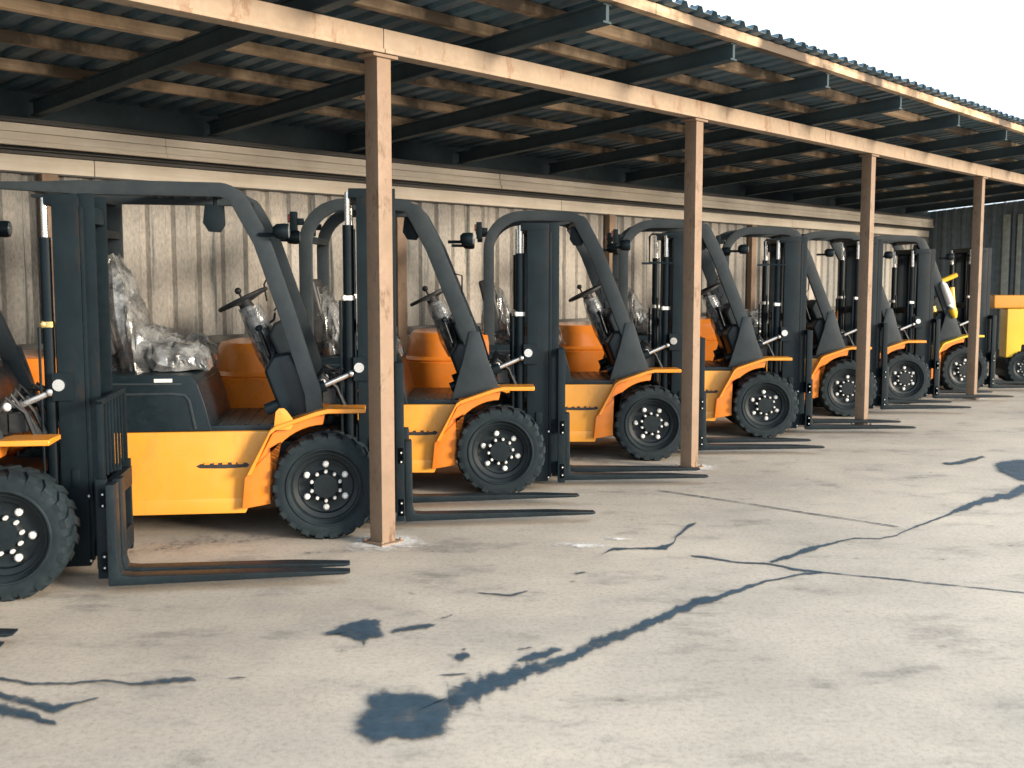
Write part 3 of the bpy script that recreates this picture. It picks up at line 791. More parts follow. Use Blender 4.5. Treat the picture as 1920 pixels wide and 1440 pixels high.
CRACK_STRIPS = [[(-0.267,4.375,-0.247,4.073),(-0.252,4.36,-0.23,4.096),(-0.232,4.381,-0.218,4.126),(-0.213,4.385,-0.199,4.123),(-0.195,4.454,-0.183,4.165),(-0.178,4.493,-0.166,4.229),(-0.148,4.446,-0.14,4.21),(-0.136,4.531,-0.122,4.204),(-0.115,4.491,-0.111,4.286),(-0.097,4.542,-0.094,4.28),(-0.079,4.57,-0.073,4.325),(-0.055,4.522,-0.051,4.365),(-0.035,4.53,-0.034,4.357),(-0.024,4.553,-0.021,4.343),(0.002,4.64,0.004,4.413),(0.02,4.637,0.016,4.406),(0.043,4.592,0.042,4.46),(0.061,4.669,0.056,4.442),(0.078,4.641,0.075,4.507),(0.102,4.7,0.094,4.537),(0.12,4.664,0.114,4.516),(0.14,4.681,0.132,4.528),(0.162,4.728,0.154,4.575),(0.184,4.727,0.174,4.591),(0.208,4.743,0.198,4.606),(0.23,4.756,0.22,4.625),(0.246,4.783,0.239,4.669),(0.275,4.802,0.264,4.683),(0.293,4.871,0.29,4.735),(0.32,4.896,0.309,4.737),(0.343,4.929,0.33,4.78),(0.365,5.002,0.355,4.817),(0.388,5.0,0.379,4.86),(0.412,5.03,0.396,4.856),(0.435,5.028,0.422,4.87),(0.462,5.08,0.443,4.91),(0.485,5.111,0.466,4.938),(0.503,5.081,0.491,4.954),(0.525,5.124,0.514,4.976),(0.544,5.13,0.535,5.002),(0.58,5.194,0.558,5.049),(0.597,5.199,0.588,5.09),(0.625,5.246,0.612,5.099),(0.656,5.288,0.634,5.128),(0.681,5.292,0.671,5.174),(0.712,5.334,0.696,5.219),(0.747,5.391,0.718,5.222),(0.765,5.395,0.75,5.27),(0.802,5.446,0.773,5.287),(0.828,5.508,0.815,5.379),(0.865,5.52,0.841,5.392),(0.901,5.568,0.874,5.401),(0.93,5.632,0.904,5.451),(0.969,5.653,0.935,5.49),(1.001,5.673,0.97,5.514),(1.024,5.66,1.006,5.541),(1.061,5.673,1.043,5.576),(1.1,5.722,1.083,5.631),(1.126,5.752,1.109,5.656),(1.16,5.786,1.146,5.704),(1.191,5.796,1.173,5.727),(1.229,5.839,1.201,5.749),(1.262,5.887,1.245,5.802),(1.29,5.897,1.282,5.834),(1.33,5.923,1.32,5.876),(1.361,5.962,1.358,5.918),(1.398,5.986,1.388,5.951),(1.434,6.001,1.419,5.963),(1.466,6.02,1.457,5.98),(1.501,6.04,1.495,6.01),(1.542,6.074,1.522,6.034),(1.566,6.092,1.56,6.055),(1.599,6.111,1.596,6.082),(1.639,6.135,1.632,6.096),(1.663,6.138,1.652,6.09),(1.69,6.149,1.679,6.104),(1.729,6.155,1.714,6.116),(1.751,6.166,1.743,6.126)],[(1.483,6.367,1.466,6.3),(1.519,6.405,1.506,6.348),(1.565,6.457,1.551,6.387),(1.605,6.507,1.585,6.421),(1.652,6.535,1.62,6.435),(1.699,6.588,1.675,6.504),(1.755,6.674,1.723,6.551),(1.819,6.739,1.779,6.59),(1.858,6.75,1.825,6.622),(1.901,6.777,1.89,6.732),(1.95,6.817,1.926,6.751),(1.993,6.843,1.977,6.796),(2.032,6.885,2.019,6.829),(2.076,6.916,2.063,6.876),(2.121,6.944,2.117,6.912),(2.168,6.979,2.152,6.937),(2.201,6.978,2.191,6.945),(2.226,6.971,2.22,6.95),(2.27,6.969,2.252,6.942),(2.3,6.969,2.284,6.943),(2.335,6.962,2.318,6.932),(2.369,6.999,2.365,6.972),(2.424,7.023,2.406,6.996),(2.469,7.059,2.459,7.028),(2.514,7.124,2.503,7.091),(2.574,7.187,2.557,7.149),(2.639,7.263,2.628,7.232),(2.694,7.335,2.691,7.295),(2.747,7.379,2.738,7.343),(2.811,7.449,2.795,7.393),(2.873,7.515,2.85,7.463),(2.926,7.574,2.914,7.515),(2.983,7.627,2.962,7.572),(3.055,7.711,3.038,7.651),(3.146,7.847,3.092,7.716),(3.237,7.961,3.165,7.776),(3.293,8.011,3.218,7.816),(3.369,8.097,3.263,7.855),(3.426,8.163,3.354,7.987),(3.503,8.248,3.399,7.981),(3.564,8.308,3.468,8.068),(3.609,8.298,3.52,8.096),(3.684,8.401,3.588,8.148),(3.742,8.421,3.659,8.225),(3.788,8.435,3.673,8.192),(3.89,8.597,3.731,8.229),(3.976,8.688,3.781,8.286),(4.06,8.827,3.853,8.371),(4.101,8.803,3.929,8.451),(4.168,8.877,4.007,8.521),(4.268,9.02,4.026,8.478),(4.271,8.937,4.099,8.557),(4.351,9.033,4.148,8.585)],[(0.527,6.536,0.525,6.52),(0.559,6.593,0.546,6.563),(0.582,6.653,0.581,6.614),(0.618,6.72,0.617,6.658),(0.656,6.719,0.648,6.647),(0.688,6.715,0.68,6.659),(0.714,6.711,0.707,6.67),(0.753,6.721,0.741,6.666),(0.785,6.715,0.781,6.678),(0.821,6.723,0.813,6.667),(0.845,6.731,0.848,6.679),(0.882,6.729,0.867,6.669),(0.923,6.778,0.911,6.666),(0.948,6.775,0.937,6.655),(0.985,6.822,0.966,6.743),(1.012,6.874,0.999,6.808),(1.03,6.981,1.029,6.906),(1.06,7.063,1.051,6.994),(1.112,7.193,1.111,7.124),(1.167,7.338,1.158,7.236),(1.216,7.4,1.204,7.318),(1.261,7.487,1.257,7.424)],[(1.05,6.545,1.039,6.508),(1.076,6.522,1.068,6.496),(1.104,6.521,1.096,6.478),(1.141,6.503,1.13,6.451),(1.167,6.489,1.153,6.443),(1.19,6.469,1.185,6.426),(1.215,6.441,1.214,6.405),(1.249,6.425,1.244,6.391),(1.279,6.393,1.271,6.363),(1.297,6.382,1.294,6.35),(1.329,6.37,1.324,6.339),(1.361,6.365,1.352,6.332),(1.385,6.363,1.381,6.33),(1.418,6.357,1.413,6.323),(1.45,6.357,1.438,6.32),(1.474,6.347,1.471,6.315),(1.505,6.325,1.499,6.295),(1.537,6.302,1.523,6.271),(1.562,6.282,1.548,6.247),(1.584,6.255,1.571,6.211),(1.605,6.224,1.588,6.186),(1.636,6.215,1.625,6.17),(1.657,6.199,1.638,6.151),(1.686,6.195,1.666,6.154),(1.702,6.177,1.697,6.15),(1.726,6.165,1.717,6.135),(1.745,6.149,1.745,6.122),(1.77,6.141,1.772,6.115),(1.795,6.133,1.79,6.11),(1.825,6.117,1.816,6.096),(1.84,6.103,1.842,6.089),(1.869,6.094,1.871,6.081),(1.89,6.081,1.892,6.07),(1.919,6.071,1.916,6.06),(1.943,6.066,1.931,6.05),(1.964,6.058,1.955,6.043),(1.992,6.051,1.982,6.031),(2.018,6.042,2.012,6.022),(2.041,6.031,2.029,6.012),(2.06,6.027,2.05,6.002),(2.079,6.013,2.075,5.991),(2.106,6.007,2.095,5.987),(2.137,6.001,2.119,5.974),(2.153,5.989,2.148,5.961),(2.176,5.972,2.175,5.948),(2.199,5.956,2.189,5.931),(2.222,5.945,2.223,5.923),(2.247,5.934,2.238,5.906),(2.278,5.922,2.275,5.904),(2.304,5.912,2.29,5.894),(2.331,5.902,2.314,5.881),(2.346,5.89,2.341,5.873),(2.379,5.88,2.375,5.866),(2.396,5.867,2.4,5.857),(2.42,5.856,2.417,5.845),(2.441,5.844,2.439,5.832),(2.47,5.838,2.46,5.824),(2.493,5.828,2.486,5.812),(2.518,5.818,2.507,5.805),(2.537,5.808,2.529,5.793),(2.564,5.794,2.557,5.782),(2.585,5.789,2.579,5.775),(2.604,5.775,2.601,5.761),(2.625,5.764,2.616,5.751),(2.654,5.754,2.642,5.743),(2.676,5.746,2.666,5.732),(2.69,5.734,2.689,5.723),(2.718,5.729,2.715,5.714),(2.74,5.715,2.733,5.706),(2.758,5.704,2.749,5.691),(2.778,5.693,2.773,5.68),(2.804,5.688,2.793,5.673),(2.818,5.674,2.822,5.664),(2.848,5.667,2.838,5.655)],[(3.798,9.806,3.754,9.667),(3.866,9.877,3.824,9.743),(3.899,9.855,3.848,9.724),(3.983,9.924,3.919,9.769),(4.036,9.978,3.945,9.758),(4.115,10.044,4.021,9.818),(4.2,10.127,4.097,9.902),(4.232,10.121,4.17,9.958),(4.336,10.23,4.288,10.111),(4.398,10.275,4.353,10.153)],[(-0.575,5.083,-0.57,5.047),(-0.553,5.121,-0.551,5.058),(-0.528,5.159,-0.521,5.096),(-0.504,5.16,-0.5,5.083),(-0.484,5.182,-0.472,5.101),(-0.458,5.182,-0.454,5.108),(-0.429,5.199,-0.427,5.128),(-0.408,5.209,-0.399,5.132),(-0.383,5.199,-0.373,5.168),(-0.356,5.211,-0.354,5.19)],[(-0.37,5.277,-0.373,5.268),(-0.34,5.299,-0.338,5.285),(-0.308,5.322,-0.316,5.303),(-0.299,5.344,-0.297,5.332),(-0.285,5.374,-0.285,5.359)],[(0.014,4.696,0.008,4.673),(0.033,4.71,0.031,4.682),(0.048,4.744,0.054,4.686),(0.075,4.766,0.075,4.68),(0.093,4.8,0.093,4.674),(0.121,4.804,0.118,4.716),(0.152,4.823,0.147,4.714),(0.175,4.864,0.174,4.763),(0.203,4.855,0.205,4.801),(0.24,4.888,0.239,4.827)],[(-0.314,4.514,-0.314,4.505),(-0.28,4.521,-0.279,4.506),(-0.254,4.524,-0.257,4.506),(-0.228,4.528,-0.232,4.512),(-0.206,4.533,-0.205,4.519),(-0.18,4.536,-0.184,4.523)],[(-0.198,5.738,-0.199,5.718),(-0.166,5.736,-0.166,5.718),(-0.14,5.724,-0.143,5.708),(-0.116,5.719,-0.114,5.702),(-0.086,5.718,-0.086,5.696),(-0.051,5.705,-0.057,5.685),(-0.028,5.697,-0.024,5.672),(-0.001,5.7,-0.005,5.664),(0.022,5.726,0.024,5.691),(0.053,5.745,0.048,5.712),(0.073,5.766,0.069,5.74),(0.096,5.788,0.099,5.764)],[(0.336,6.124,0.329,6.086),(0.37,6.128,0.358,6.091),(0.398,6.151,0.393,6.121),(0.429,6.177,0.427,6.13)],[(-0.256,4.728,-0.259,4.707),(-0.244,4.771,-0.238,4.699),(-0.217,4.794,-0.212,4.674),(-0.195,4.786,-0.195,4.722),(-0.173,4.757,-0.172,4.722)],[(-0.232,4.825,-0.231,4.808),(-0.213,4.848,-0.217,4.82),(-0.2,4.866,-0.196,4.829)],[(0.013,4.822,0.016,4.812),(0.033,4.84,0.031,4.822),(0.062,4.852,0.059,4.832),(0.074,4.867,0.075,4.846),(0.092,4.869,0.097,4.852)],[(1.122,8.569,1.109,8.551),(1.146,8.549,1.149,8.529),(1.191,8.521,1.185,8.494),(1.218,8.487,1.215,8.466),(1.247,8.465,1.242,8.445),(1.282,8.441,1.279,8.409),(1.317,8.406,1.31,8.383),(1.354,8.384,1.341,8.357),(1.382,8.357,1.369,8.333),(1.408,8.333,1.409,8.305),(1.44,8.306,1.432,8.271),(1.482,8.27,1.479,8.241),(1.505,8.237,1.507,8.212),(1.551,8.212,1.542,8.187),(1.577,8.178,1.577,8.152),(1.611,8.15,1.612,8.127),(1.648,8.122,1.64,8.103),(1.673,8.087,1.674,8.07),(1.709,8.06,1.717,8.045),(1.746,8.034,1.732,8.015),(1.778,8.006,1.763,7.986),(1.795,7.98,1.799,7.957),(1.833,7.955,1.825,7.932),(1.858,7.924,1.854,7.902),(1.886,7.9,1.884,7.872),(1.914,7.87,1.907,7.844),(1.944,7.848,1.933,7.823),(1.97,7.82,1.966,7.792),(2.005,7.792,1.993,7.762),(2.034,7.77,2.022,7.741),(2.053,7.736,2.053,7.71),(2.093,7.711,2.076,7.686),(2.126,7.684,2.109,7.658),(2.152,7.659,2.148,7.635),(2.178,7.629,2.174,7.609),(2.215,7.606,2.204,7.591),(2.241,7.58,2.226,7.561),(2.265,7.558,2.263,7.538),(2.285,7.532,2.277,7.516),(2.314,7.512,2.317,7.491),(2.339,7.486,2.337,7.468),(2.364,7.458,2.367,7.443),(2.398,7.438,2.394,7.419),(2.414,7.414,2.413,7.395),(2.454,7.393,2.443,7.37),(2.47,7.37,2.471,7.347),(2.505,7.347,2.489,7.329),(2.523,7.322,2.512,7.298),(2.546,7.301,2.537,7.279),(2.571,7.282,2.568,7.258)],[(-2.194,4.521,-2.188,4.501),(-2.176,4.514,-2.166,4.49),(-2.149,4.501,-2.137,4.481),(-2.12,4.486,-2.112,4.461),(-2.1,4.483,-2.089,4.452),(-2.069,4.464,-2.06,4.44),(-2.051,4.458,-2.041,4.434),(-2.028,4.457,-2.011,4.426),(-2.005,4.443,-1.985,4.412),(-1.98,4.433,-1.964,4.396),(-1.95,4.421,-1.945,4.392),(-1.929,4.423,-1.924,4.394),(-1.913,4.421,-1.9,4.397),(-1.892,4.429,-1.877,4.395),(-1.872,4.424,-1.86,4.397),(-1.844,4.424,-1.835,4.395),(-1.827,4.423,-1.82,4.404),(-1.798,4.421,-1.794,4.399),(-1.782,4.426,-1.769,4.401),(-1.764,4.436,-1.755,4.415),(-1.746,4.442,-1.735,4.418),(-1.725,4.447,-1.715,4.42),(-1.702,4.448,-1.692,4.425),(-1.684,4.453,-1.68,4.434),(-1.665,4.456,-1.66,4.439),(-1.639,4.451,-1.627,4.429),(-1.608,4.439,-1.605,4.42),(-1.585,4.432,-1.58,4.413),(-1.564,4.42,-1.553,4.4),(-1.541,4.417,-1.53,4.392),(-1.517,4.419,-1.515,4.398),(-1.501,4.435,-1.488,4.396),(-1.482,4.438,-1.468,4.397),(-1.461,4.445,-1.444,4.401),(-1.445,4.463,-1.429,4.413),(-1.427,4.473,-1.413,4.411),(-1.406,4.469,-1.392,4.405),(-1.393,4.488,-1.379,4.432),(-1.371,4.484,-1.351,4.424),(-1.355,4.486,-1.338,4.424),(-1.334,4.489,-1.316,4.428),(-1.308,4.469,-1.302,4.436),(-1.292,4.464,-1.284,4.443)],[(-2.094,4.35,-2.069,4.293),(-2.064,4.329,-2.042,4.284),(-2.044,4.329,-2.018,4.259),(-2.015,4.307,-1.991,4.248),(-1.993,4.289,-1.967,4.227),(-1.97,4.287,-1.946,4.222),(-1.946,4.273,-1.924,4.214),(-1.929,4.265,-1.889,4.186),(-1.911,4.277,-1.874,4.188),(-1.875,4.247,-1.848,4.168),(-1.848,4.214,-1.819,4.151),(-1.828,4.217,-1.79,4.137),(-1.8,4.207,-1.76,4.112),(-1.763,4.172,-1.735,4.091),(-1.755,4.188,-1.721,4.115),(-1.73,4.185,-1.708,4.138),(-1.717,4.201,-1.696,4.161),(-1.695,4.214,-1.691,4.186),(-1.68,4.216,-1.671,4.198),(-1.666,4.228,-1.657,4.213),(-1.651,4.243,-1.644,4.227),(-1.634,4.258,-1.628,4.242),(-1.613,4.265,-1.612,4.258)],[(-2.029,4.207,-1.974,4.095),(-2.006,4.195,-1.959,4.091),(-1.984,4.192,-1.937,4.094),(-1.964,4.195,-1.904,4.051),(-1.936,4.173,-1.894,4.074),(-1.922,4.173,-1.867,4.057),(-1.897,4.157,-1.852,4.056),(-1.88,4.163,-1.825,4.046),(-1.853,4.144,-1.805,4.036),(-1.823,4.123,-1.789,4.037),(-1.8,4.109,-1.751,4.002),(-1.761,4.055,-1.735,3.999),(-1.734,4.042,-1.718,4.004),(-1.705,4.029,-1.692,3.987),(-1.679,4.015,-1.661,3.972)],[(-1.175,4.466,-1.171,4.456),(-1.153,4.474,-1.148,4.461),(-1.133,4.484,-1.132,4.468),(-1.106,4.483,-1.099,4.471),(-1.08,4.484,-1.079,4.477)],[(-2.36,6.715,-2.267,6.452),(-2.329,6.71,-2.248,6.456),(-2.31,6.728,-2.211,6.456),(-2.298,6.786,-2.201,6.506),(-2.275,6.814,-2.168,6.507),(-2.254,6.851,-2.155,6.531),(-2.235,6.871,-2.117,6.504),(-2.2,6.862,-2.105,6.589),(-2.177,6.918,-2.065,6.53),(-2.158,6.943,-2.018,6.488),(-2.124,6.972,-2.018,6.584),(-2.082,6.91,-1.962,6.539),(-2.079,7.012,-1.94,6.574),(-2.042,7.018,-1.923,6.621),(-2.037,7.109,-1.89,6.611),(-1.997,7.087,-1.881,6.682),(-1.957,7.097,-1.851,6.703),(-1.914,7.048,-1.825,6.708),(-1.86,6.992,-1.779,6.674),(-1.855,7.111,-1.771,6.741),(-1.816,7.069,-1.733,6.761),(-1.785,7.072,-1.717,6.801),(-1.736,7.026,-1.677,6.799),(-1.701,7.046,-1.656,6.83),(-1.682,7.084,-1.639,6.912),(-1.637,7.043,-1.608,6.919),(-1.611,7.066,-1.587,6.952),(-1.581,7.07,-1.552,6.992)],[(-1.757,6.856,-1.752,6.803),(-1.735,6.86,-1.721,6.817),(-1.701,6.886,-1.681,6.82),(-1.677,6.906,-1.657,6.826),(-1.644,6.929,-1.624,6.846),(-1.62,6.94,-1.595,6.879),(-1.592,6.975,-1.564,6.883),(-1.567,6.997,-1.534,6.892),(-1.526,6.999,-1.511,6.918),(-1.489,6.996,-1.482,6.929),(-1.463,7.036,-1.456,6.963),(-1.442,7.058,-1.421,7.003)],[(-1.275,6.583,-1.266,6.514),(-1.245,6.61,-1.232,6.538),(-1.22,6.612,-1.198,6.524),(-1.188,6.616,-1.166,6.525),(-1.157,6.647,-1.135,6.514),(-1.128,6.648,-1.109,6.53),(-1.094,6.664,-1.084,6.529),(-1.063,6.649,-1.044,6.51),(-1.039,6.693,-1.008,6.518),(-1.0,6.666,-0.987,6.559),(-0.969,6.696,-0.953,6.574),(-0.949,6.698,-0.926,6.595),(-0.91,6.71,-0.897,6.616),(-0.879,6.714,-0.878,6.653)],[(-0.739,8.425,-0.71,8.247),(-0.691,8.456,-0.673,8.222),(-0.646,8.46,-0.637,8.17),(-0.612,8.409,-0.593,8.126),(-0.564,8.366,-0.538,8.038),(-0.532,8.419,-0.511,8.034),(-0.485,8.353,-0.474,8.062),(-0.446,8.299,-0.437,8.117),(-0.406,8.261,-0.391,8.056),(-0.356,8.198,-0.351,8.076),(-0.314,8.211,-0.316,8.045)],[(0.489,10.231,0.474,9.951),(0.55,10.319,0.532,10.001),(0.587,10.221,0.572,9.858),(0.639,10.201,0.618,9.867),(0.676,10.093,0.658,9.782),(0.739,10.268,0.705,9.756),(0.777,10.039,0.747,9.716),(0.82,9.977,0.801,9.729),(0.852,9.893,0.842,9.708),(0.9,9.842,0.892,9.678)]]
DAMP_PATCHES = [[(-0.568,3.917),(-0.578,3.975),(-0.577,4.002),(-0.579,4.054),(-0.567,4.075),(-0.558,4.125),(-0.542,4.149),(-0.561,4.211),(-0.567,4.273),(-0.546,4.292),(-0.522,4.316),(-0.513,4.336),(-0.494,4.335),(-0.474,4.323),(-0.455,4.313),(-0.438,4.315),(-0.426,4.314),(-0.404,4.324),(-0.381,4.315),(-0.367,4.32),(-0.343,4.311),(-0.324,4.299),(-0.304,4.277),(-0.281,4.258),(-0.259,4.241),(-0.253,4.263),(-0.231,4.262),(-0.226,4.2),(-0.223,4.137),(-0.228,4.081),(-0.243,4.042),(-0.236,3.987),(-0.237,3.955),(-0.236,3.902),(-0.244,3.891),(-0.26,3.878),(-0.28,3.875),(-0.29,3.861),(-0.31,3.863),(-0.32,3.852),(-0.342,3.859),(-0.353,3.857),(-0.367,3.864),(-0.388,3.864),(-0.409,3.877),(-0.416,3.888),(-0.44,3.878),(-0.454,3.85),(-0.463,3.834),(-0.473,3.835),(-0.492,3.816),(-0.509,3.843),(-0.525,3.86),(-0.539,3.879),(-0.551,3.911)],[(-0.866,5.032),(-0.852,5.073),(-0.836,5.091),(-0.815,5.132),(-0.814,5.169),(-0.786,5.18),(-0.776,5.203),(-0.761,5.221),(-0.732,5.24),(-0.72,5.266),(-0.697,5.275),(-0.677,5.256),(-0.657,5.276),(-0.625,5.246),(-0.631,5.182),(-0.612,5.1),(-0.603,5.066),(-0.585,5.004),(-0.598,4.992),(-0.619,4.99),(-0.654,4.982),(-0.657,4.943),(-0.663,4.868),(-0.681,4.94),(-0.715,4.961),(-0.738,4.995),(-0.758,5.009),(-0.781,5.012),(-0.794,5.037),(-0.82,5.043),(-0.834,5.024)],[(4.232,9.716),(4.292,9.806),(4.38,9.913),(4.428,9.913),(4.484,9.947),(4.568,10.026),(4.605,10.016),(4.619,9.983),(4.652,9.946),(4.681,9.939),(4.713,9.934),(4.728,9.883),(4.651,9.704),(4.546,9.472),(4.466,9.26),(4.33,8.978),(4.316,9.026),(4.236,8.936),(4.19,8.906),(4.161,8.942),(4.122,8.947),(4.104,8.968),(4.126,9.073),(4.135,9.183),(4.144,9.311),(4.129,9.372),(4.208,9.607)]]
# ----------------------------------------------------------------- the shed
P1 = Vector((-.804, 6.85, 0)); RA = math.atan2(.7604, .6494)
def shed_xy(u, d): return (P1.x + u*.6494 - d*.7604, P1.y + u*.7604 + d*.6494)
SP = 3.6
U0, U1 = -12.0, 18.0
WD = 3.30
def zraf(d): return 3.118 - .085*d                       # underside of the rafters
shed = empty('open_shed', tuple(P1), RA)
tag(shed, 'open shed of brown steel posts, dark rafters and corrugated roof', 'shed')
def post_mesh():
    mb = MB()
    mb.box((0, 0, 2.97/2), (.112, .112, 2.97))
    mb.box((0, 0, 2.955), (.20, .15, .02)); mb.box((0, 0, .008), (.19, .19, .016))
    for sx_ in (-1, 1):
        for sy_ in (-1, 1): mb.cyl((sx_*.077, sy_*.077, .016), (sx_*.077, sy_*.077, .034), .011, 6)
    return mb.mesh('post', M['post'], .007)
pm = post_mesh()
def patch_mesh(seed, r, sq=1.0):
    vs = [(0, 0, .012)]; cv = [1.]; fs = []; n = 40
    for ri, (k, c) in enumerate(((.45, .75), (1.5, 0.))):
        for i in range(n):
            a = 2*PI*i/n
            rr = r*k*(1+.35*noise.noise(Vector((math.cos(a)*1.3+seed, math.sin(a)*1.3, seed))))
            vs.append((rr*math.cos(a)*1.15, rr*math.sin(a)*sq, .008 if ri == 0 else .003)); cv.append(c)
    for i in range(n):
        j = (i+1) % n
        fs += [(0, 1+i, 1+j), (1+i, 1+n+i, 1+n+j, 1+j)]
    me = bpy.data.meshes.new('spilled_cement'); me.from_pydata(vs, [], fs); me.materials.append(M['lime'])
    at = me.attributes.new('cover', 'FLOAT', 'POINT'); at.data.foreach_set('value', cv)
    return me
for k in range(-2, 5):
    p = link('post', pm, shed); p.location = (k*SP, 0, 0)
    f = link('cement_footing', patch_mesh(k+7, .21), p, 'white cement spilled round the foot of the post')
def front_beam():
    mb = MB()
    x0 = U0
    while x0 < U1:
        x1 = min(x0+6.0, U1)
        mb.box(((x0+x1)/2, -.004, 2.972+.072), (x1-x0-.004, .105, .144))
        mb.box(((x0+x1)/2, -.062, 2.985), (x1-x0-.004, .014, .026))
        x0 = x1
    return mb.mesh('front_beam', M['beam'], .006)
link('front_beam', front_beam(), shed)
def slope_box(mb, u, d0, d1, zoff, w, h):
    """bar along the roof slope: bottom at zraf + zoff"""
    vs = []
    for d in (d0, d1):
        for du, dz in ((-w/2, 0), (w/2, 0), (w/2, h), (-w/2, h)):
            vs.append((u+du, d, zraf(d)+zoff+dz))
    mb._new(vs, [(0,1,2,3), (7,6,5,4), (0,4,5,1), (1,5,6,2), (2,6,7,3), (3,7,4,0)])
def rafter_mesh():
    mb = MB()
    slope_box(mb, 0, -.93, 3.22, 0, .085, .012); slope_box(mb, 0, -.93, 3.22, .0121, .03, .096); slope_box(mb, 0, -.93, 3.22, .1082, .085, .012)
    return mb.mesh('rafter', M['rafter'], 0)
rm = rafter_mesh()
RSP = 1.55
k = 0
u = 4.15 - 10*1.55
while u < U1:
    r = link('rafter', rm, shed); r.location = (u, 0, 0); u += RSP
PUR = [-.95, -.48, .02, .62, 1.24, 1.86, 2.48]
for i, d in enumerate(PUR):
    mb = MB()
    x0 = U0
    z = zraf(d) + .1205
    while x0 < U1:
        x1 = min(x0+4.5, U1)
        mb.box(((x0+x1)/2, d, z+.035), (x1-x0-.006, .075, .07)); x0 = x1
    link('purlin', mb.mesh('purlin', M['purlin'], .004), shed)
def roof_mesh():
    mb = MB()
    per = .19; n = int((U1-U0+.3)/per)
    prof = []
    for i in range(n):
        x = U0-.1 + i*per
        prof += [(x, 0), (x+per*.52, 0), (x+per*.62, .034), (x+per*.90, .034)]
    d0, d1 = -1.06, 3.52
    def zz(d): return zraf(d) + .1915
    rows = [d0 + (d1-d0)*i/4 for i in range(5)]
    vs = []; fs = []
    m = len(prof)
    for t in (0, .004):
        for d in rows:
            for x, h in prof: vs.append((x, d, zz(d)+h+t))
    L = len(rows)
    for j in range(L-1):
        for i in range(m-1):
            a = j*m+i; fs.append((a, a+1, a+m+1, a+m))
            b = (L+j)*m+i; fs.append((b+m, b+m+1, b+1, b))
    for i in range(m-1):
        fs.append((i, L*m+i, L*m+i+1, i+1)); a = (L-1)*m+i; b = (2*L-1)*m+i; fs.append((a+1, b+1, b, a))
    mb._new(vs, fs)
    return mb.mesh('roof_sheet', M['roof'], 0)
rs = link('roof_sheet', roof_mesh(), shed)
def ridge_screw():
    mb = MB(); mb.tube([(0, 0, 0), (0, 0, .022)], [.016, .010], 6); return mb.mesh('roof_screw', M['rafter'], 0)
rsm = ridge_screw(); q = random.Random(2)
for i in range(100):
    x = -.5 + i*.19*1; x = U0-.1 + (round((x-U0+.1)/.19))*.19 + .19*.76
    if x < U1 and q.random() < .6:
        d = -1.01+q.uniform(-.01, .03)
        o = link('roof_screw', rsm, rs); o.location = (x, d, zraf(d)+.1915+.037); o.scale = (1, 1, q.uniform(.7, 1.3))

# ------------------------------------------------------------ wall behind
wall = empty('back_wall', (shed_xy(0, WD)[0], shed_xy(0, WD)[1], 0), RA)
tag(wall, 'weathered corrugated wall with cream fascia board running behind the forklifts', 'wall')
def wall_sheet():
    mb = MB()
    q = random.Random(4)
    x = U0; pts = []
    per = .245
    while x < U1-.02:
        dp = q.uniform(.026, .040)
        pts += [(x, 0), (x+per*.60, 0), (x+per*.70, dp), (x+per*.90, dp)]
        x += per
    pts.append((U1-.02, 0))
    rows = [1.02, 1.4, 1.8, 2.2, 2.46]
    vs = [(px, py+.02, z) for z in rows for px, py in pts]; m = len(pts); fs = []
    for j in range(len(rows)-1):
        for i in range(m-1): fs.append((j*m+i, j*m+i+1, (j+1)*m+i+1, (j+1)*m+i))
    mb._new(vs, fs)
    vs = [(px, py+.024, z) for z in rows for px, py in pts]
    mb._new(vs, [(d, c, b, a) for a, b, c, d in fs])
    return mb.mesh('wall_sheet', M['wall'], 0)
link('wall_sheet', wall_sheet(), wall)
def mk(fn, name, mat, bev=.004):
    mb = MB(); fn(mb); return link(name, mb.mesh(name, mat, bev), wall)
ULEN = U1-U0-.03; UM = (U0+U1)/2-.015
def f_plinth(mb):
    mb.box((UM, .06, .505), (ULEN, .18, 1.01))
mk(f_plinth, 'plinth', M['plinth'])
def f_rail(mb):
    mb.box((UM, -.035, 1.105), (ULEN, .06, .07)); mb.box((UM, -.02, 1.02), (ULEN, .03, .05))
mk(f_rail, 'wall_rail', M['trim_shade'])
def f_strip(mb):
    x = U0
    while x < U1-.1:
        x1 = min(x+3.0, U1-.03); mb.box(((x+x1)/2, .0, 2.495), (x1-x-.008, .028, .135)); x = x1
mk(f_strip, 'upper_board', M['fascia'])
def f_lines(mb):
    mb.box((UM, -.02, 2.577), (ULEN, .05, .024)); mb.box((UM, -.024, 2.602), (ULEN, .03, .010)); mb.box((UM, -.012, 2.432), (ULEN, .03, .014))  # upper strips colour in the shadow under the fascia; lowest is a batten
mk(f_lines, 'shadow_batten', M['trim_shade'])
def f_fascia(mb):
    x = U0; q = random.Random(8)
    while x < U1-.1:
        x1 = min(x+4.2, U1-.03)
        j = q.uniform(-.006, .006)
        for (zc, h, yo) in ((2.755, .062, -.075), (2.690, .060, -.082), (2.640, .034, -.105)):
            mb.box(((x+x1)/2, yo+j+.02, zc), (x1-x-.006, .05, h))
        x = x1
mk(f_fascia, 'fascia_board', M['fascia'])
def f_shade_line(mb):
    mb.box((UM, -.07, 2.800), (ULEN, .09, .020)); mb.box((UM, -.06, 2.822), (ULEN, .05, .016))  # dark strips draw the shadow along the top of the fascia
mk(f_shade_line, 'fascia_shade_line', M['trim_shade'])
def f_back(mb):
    mb.box((UM, .045, 2.635), (ULEN, .03, .40))
mk(f_back, 'backing_board', M['trim_shade'])
